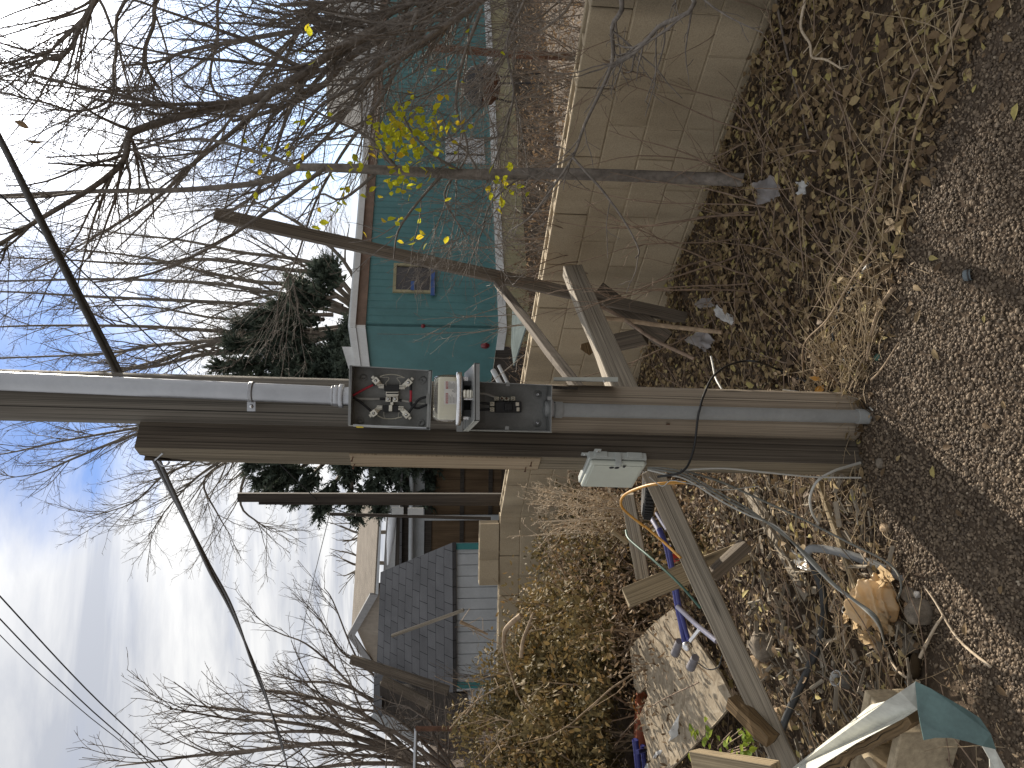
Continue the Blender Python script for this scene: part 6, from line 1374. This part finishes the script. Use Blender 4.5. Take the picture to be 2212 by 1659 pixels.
b = MB(); q = G(1828, 1428, .03); b.blob(q, .018, .012, .016, 7, .3, 2); b.build('red_white_wrapper', 'film_white', None, loc=q, props=('tiny crumpled white and red wrapper in the straw', 'wrapper'))
cp = thing('bottle_cap', G(2098, 595), 'blue-grey plastic bottle cap lying alone on the gravel', 'bottle cap'); q = G(2098, 595)+V((0, 0, .012))
b = MB(); ca = V((-.1, .75, .6)); b.lathe([(0, .010), (.014, .010), (.0165, .007), (.0165, -.010), (.0145, -.011), (.0145, .004), (0, .004)], q, ca, 28); b.build('shell', 'cap_bluegrey', cp)
b = MB(); b.lathe([(.0168, -.002), (.0176, -.003), (.0176, -.0065), (.0168, -.007)], q, ca, 28); b.build('ring', 'hose_black', cp)
b = MB(); q = G(1900, 772)+V((0, 0, .008)); b.lathe([(0, .006), (.011, .006), (.013, .003), (.013, -.006), (0, -.006)], q, (.2, -.3, .9), 24); b.build('bottle_cap', 'cord_green', None, loc=q, props=('dark green cap half buried in gravel near the round pole', 'bottle cap'))
b = MB(); q = G(1800, 832); b.leaf(q+V((0, 0, .04)), V((-.6, .2, .5)), V((0, -1, .3)), .05, .03, .5, .5, .4); b.leaf(q+V((.02, 0, .05)), V((.2, .2, .8)), V((0, -1, .3)), .045, .02, .5, .5, .4); b.build('orange_wrapper', 'cord_orange', None, loc=q, props=('bright orange wrapper scrap by the round pole foot', 'wrapper'))
b = MB(); 
for x, y, L in ((1940, 1372, .10), (1965, 1425, .08), (1990, 1440, .09), (1958, 1460, .07)): b.blob(G(x, y)+V((0, 0, .02)), L*.5, .018, .016, int(x), .3, 2)
b.build('wood_chunks', 'wood_rot', None, loc=G(1965, 1425), props=('rotten wood chunks in the shade between the rocks and the teal sheet', 'wood'))

# cinder block, folded sheet and rotten plank in the near corner
cb = thing('cinder_block', G(2060, 1640, 0), 'cream concrete cinder block under the folded teal sheet', 'cinder block')
bz = .20; K0 = G(1946, 1586, bz); K1 = G(2137, 1608, 0.0)
ux = V((-.96, .28, 0)).normalized(); uy = V((.28, .96, 0)); fz = V((0, 0, 1))
b = MB(); c0 = K0+V((0, 0, -bz/2))
L_, D_ = .40, .20; t_ = .034; ctr = c0+ux*(L_/2)+uy*(D_/2); axx = (ux, uy, fz)
b.box(c0+ux*(L_/2)+uy*(t_/2), L_, t_, bz, axx); b.box(c0+ux*(L_/2)+uy*(D_-t_/2), L_, t_, bz, axx)
for o in (t_/2, L_/2, L_-t_/2): b.box(c0+ux*o+uy*(D_/2), t_, D_-2*t_+.004, bz-.004, axx)
b.build('block_body', 'block_cream', cb, bevel=.006)
def hz_(x, y, z): return G(x, y, z)
fs = thing('folded_sheet', hz_(1978, 1474, .26), 'folded sheet metal scrap, pale in the sun and teal on its hanging side', 'sheet metal')
top = [(1978, 1472), (1945, 1494), (1912, 1515), (1881, 1522), (1835, 1562), (1789, 1597), (1700, 1668), (1757, 1664), (1850, 1605), (1950, 1552), (1982, 1532)]
b = MB(); b.slab([hz_(x, y, .285+.03*math.sin(i*1.1)) for i, (x, y) in enumerate(top)], V((0, 0, -.003))); b.build('sunlit_flange', 'sheet_pale', fs)
fa = hz_(1978, 1472, .285); Yf = fa.y
side = [(1978, 1472, .0), (2012, 1488, -.02), (2045, 1507, -.04), (2085, 1530, -.06), (2117, 1551, -.08), (2140, 1585, -.10), (2152, 1619, -.10), (2122, 1612, -.09), (2090, 1602, -.07), (2055, 1594, -.05), (2020, 1594, -.02), (1996, 1599, .0), (1988, 1560, .0), (1983, 1532, .0)]
b = MB(); b.slab([P(x, y, Yf+o) for x, y, o in side], V((0, .003, 0))); b.build('hanging_side', 'sheet_teal', fs)
b = MB(); b.slab([P(2122, 1612, Yf-.085), P(2150, 1619, Yf-.10), P(2172, 1660, Yf-.11), P(2168, 1690, Yf-.11), P(2140, 1690, Yf-.10), P(2138, 1640, Yf-.09)], V((0, .003, 0))); b.build('bent_tab', 'sheet_pale', fs)
b = MB(); p0, p1 = hz_(1765, 1672, .24), hz_(1980, 1546, .23); b.beam(p0, p1, .045, .03, V((0, -.5, .8)), rough=.014, segs=12); b.build('rotten_plank', 'wood_rot', None, loc=p0, props=('narrow rotten plank wedged between the pale sheet and the cinder block', 'plank'))
for o in list(bpy.data.objects):
    if '_w' in o: del o['_w']
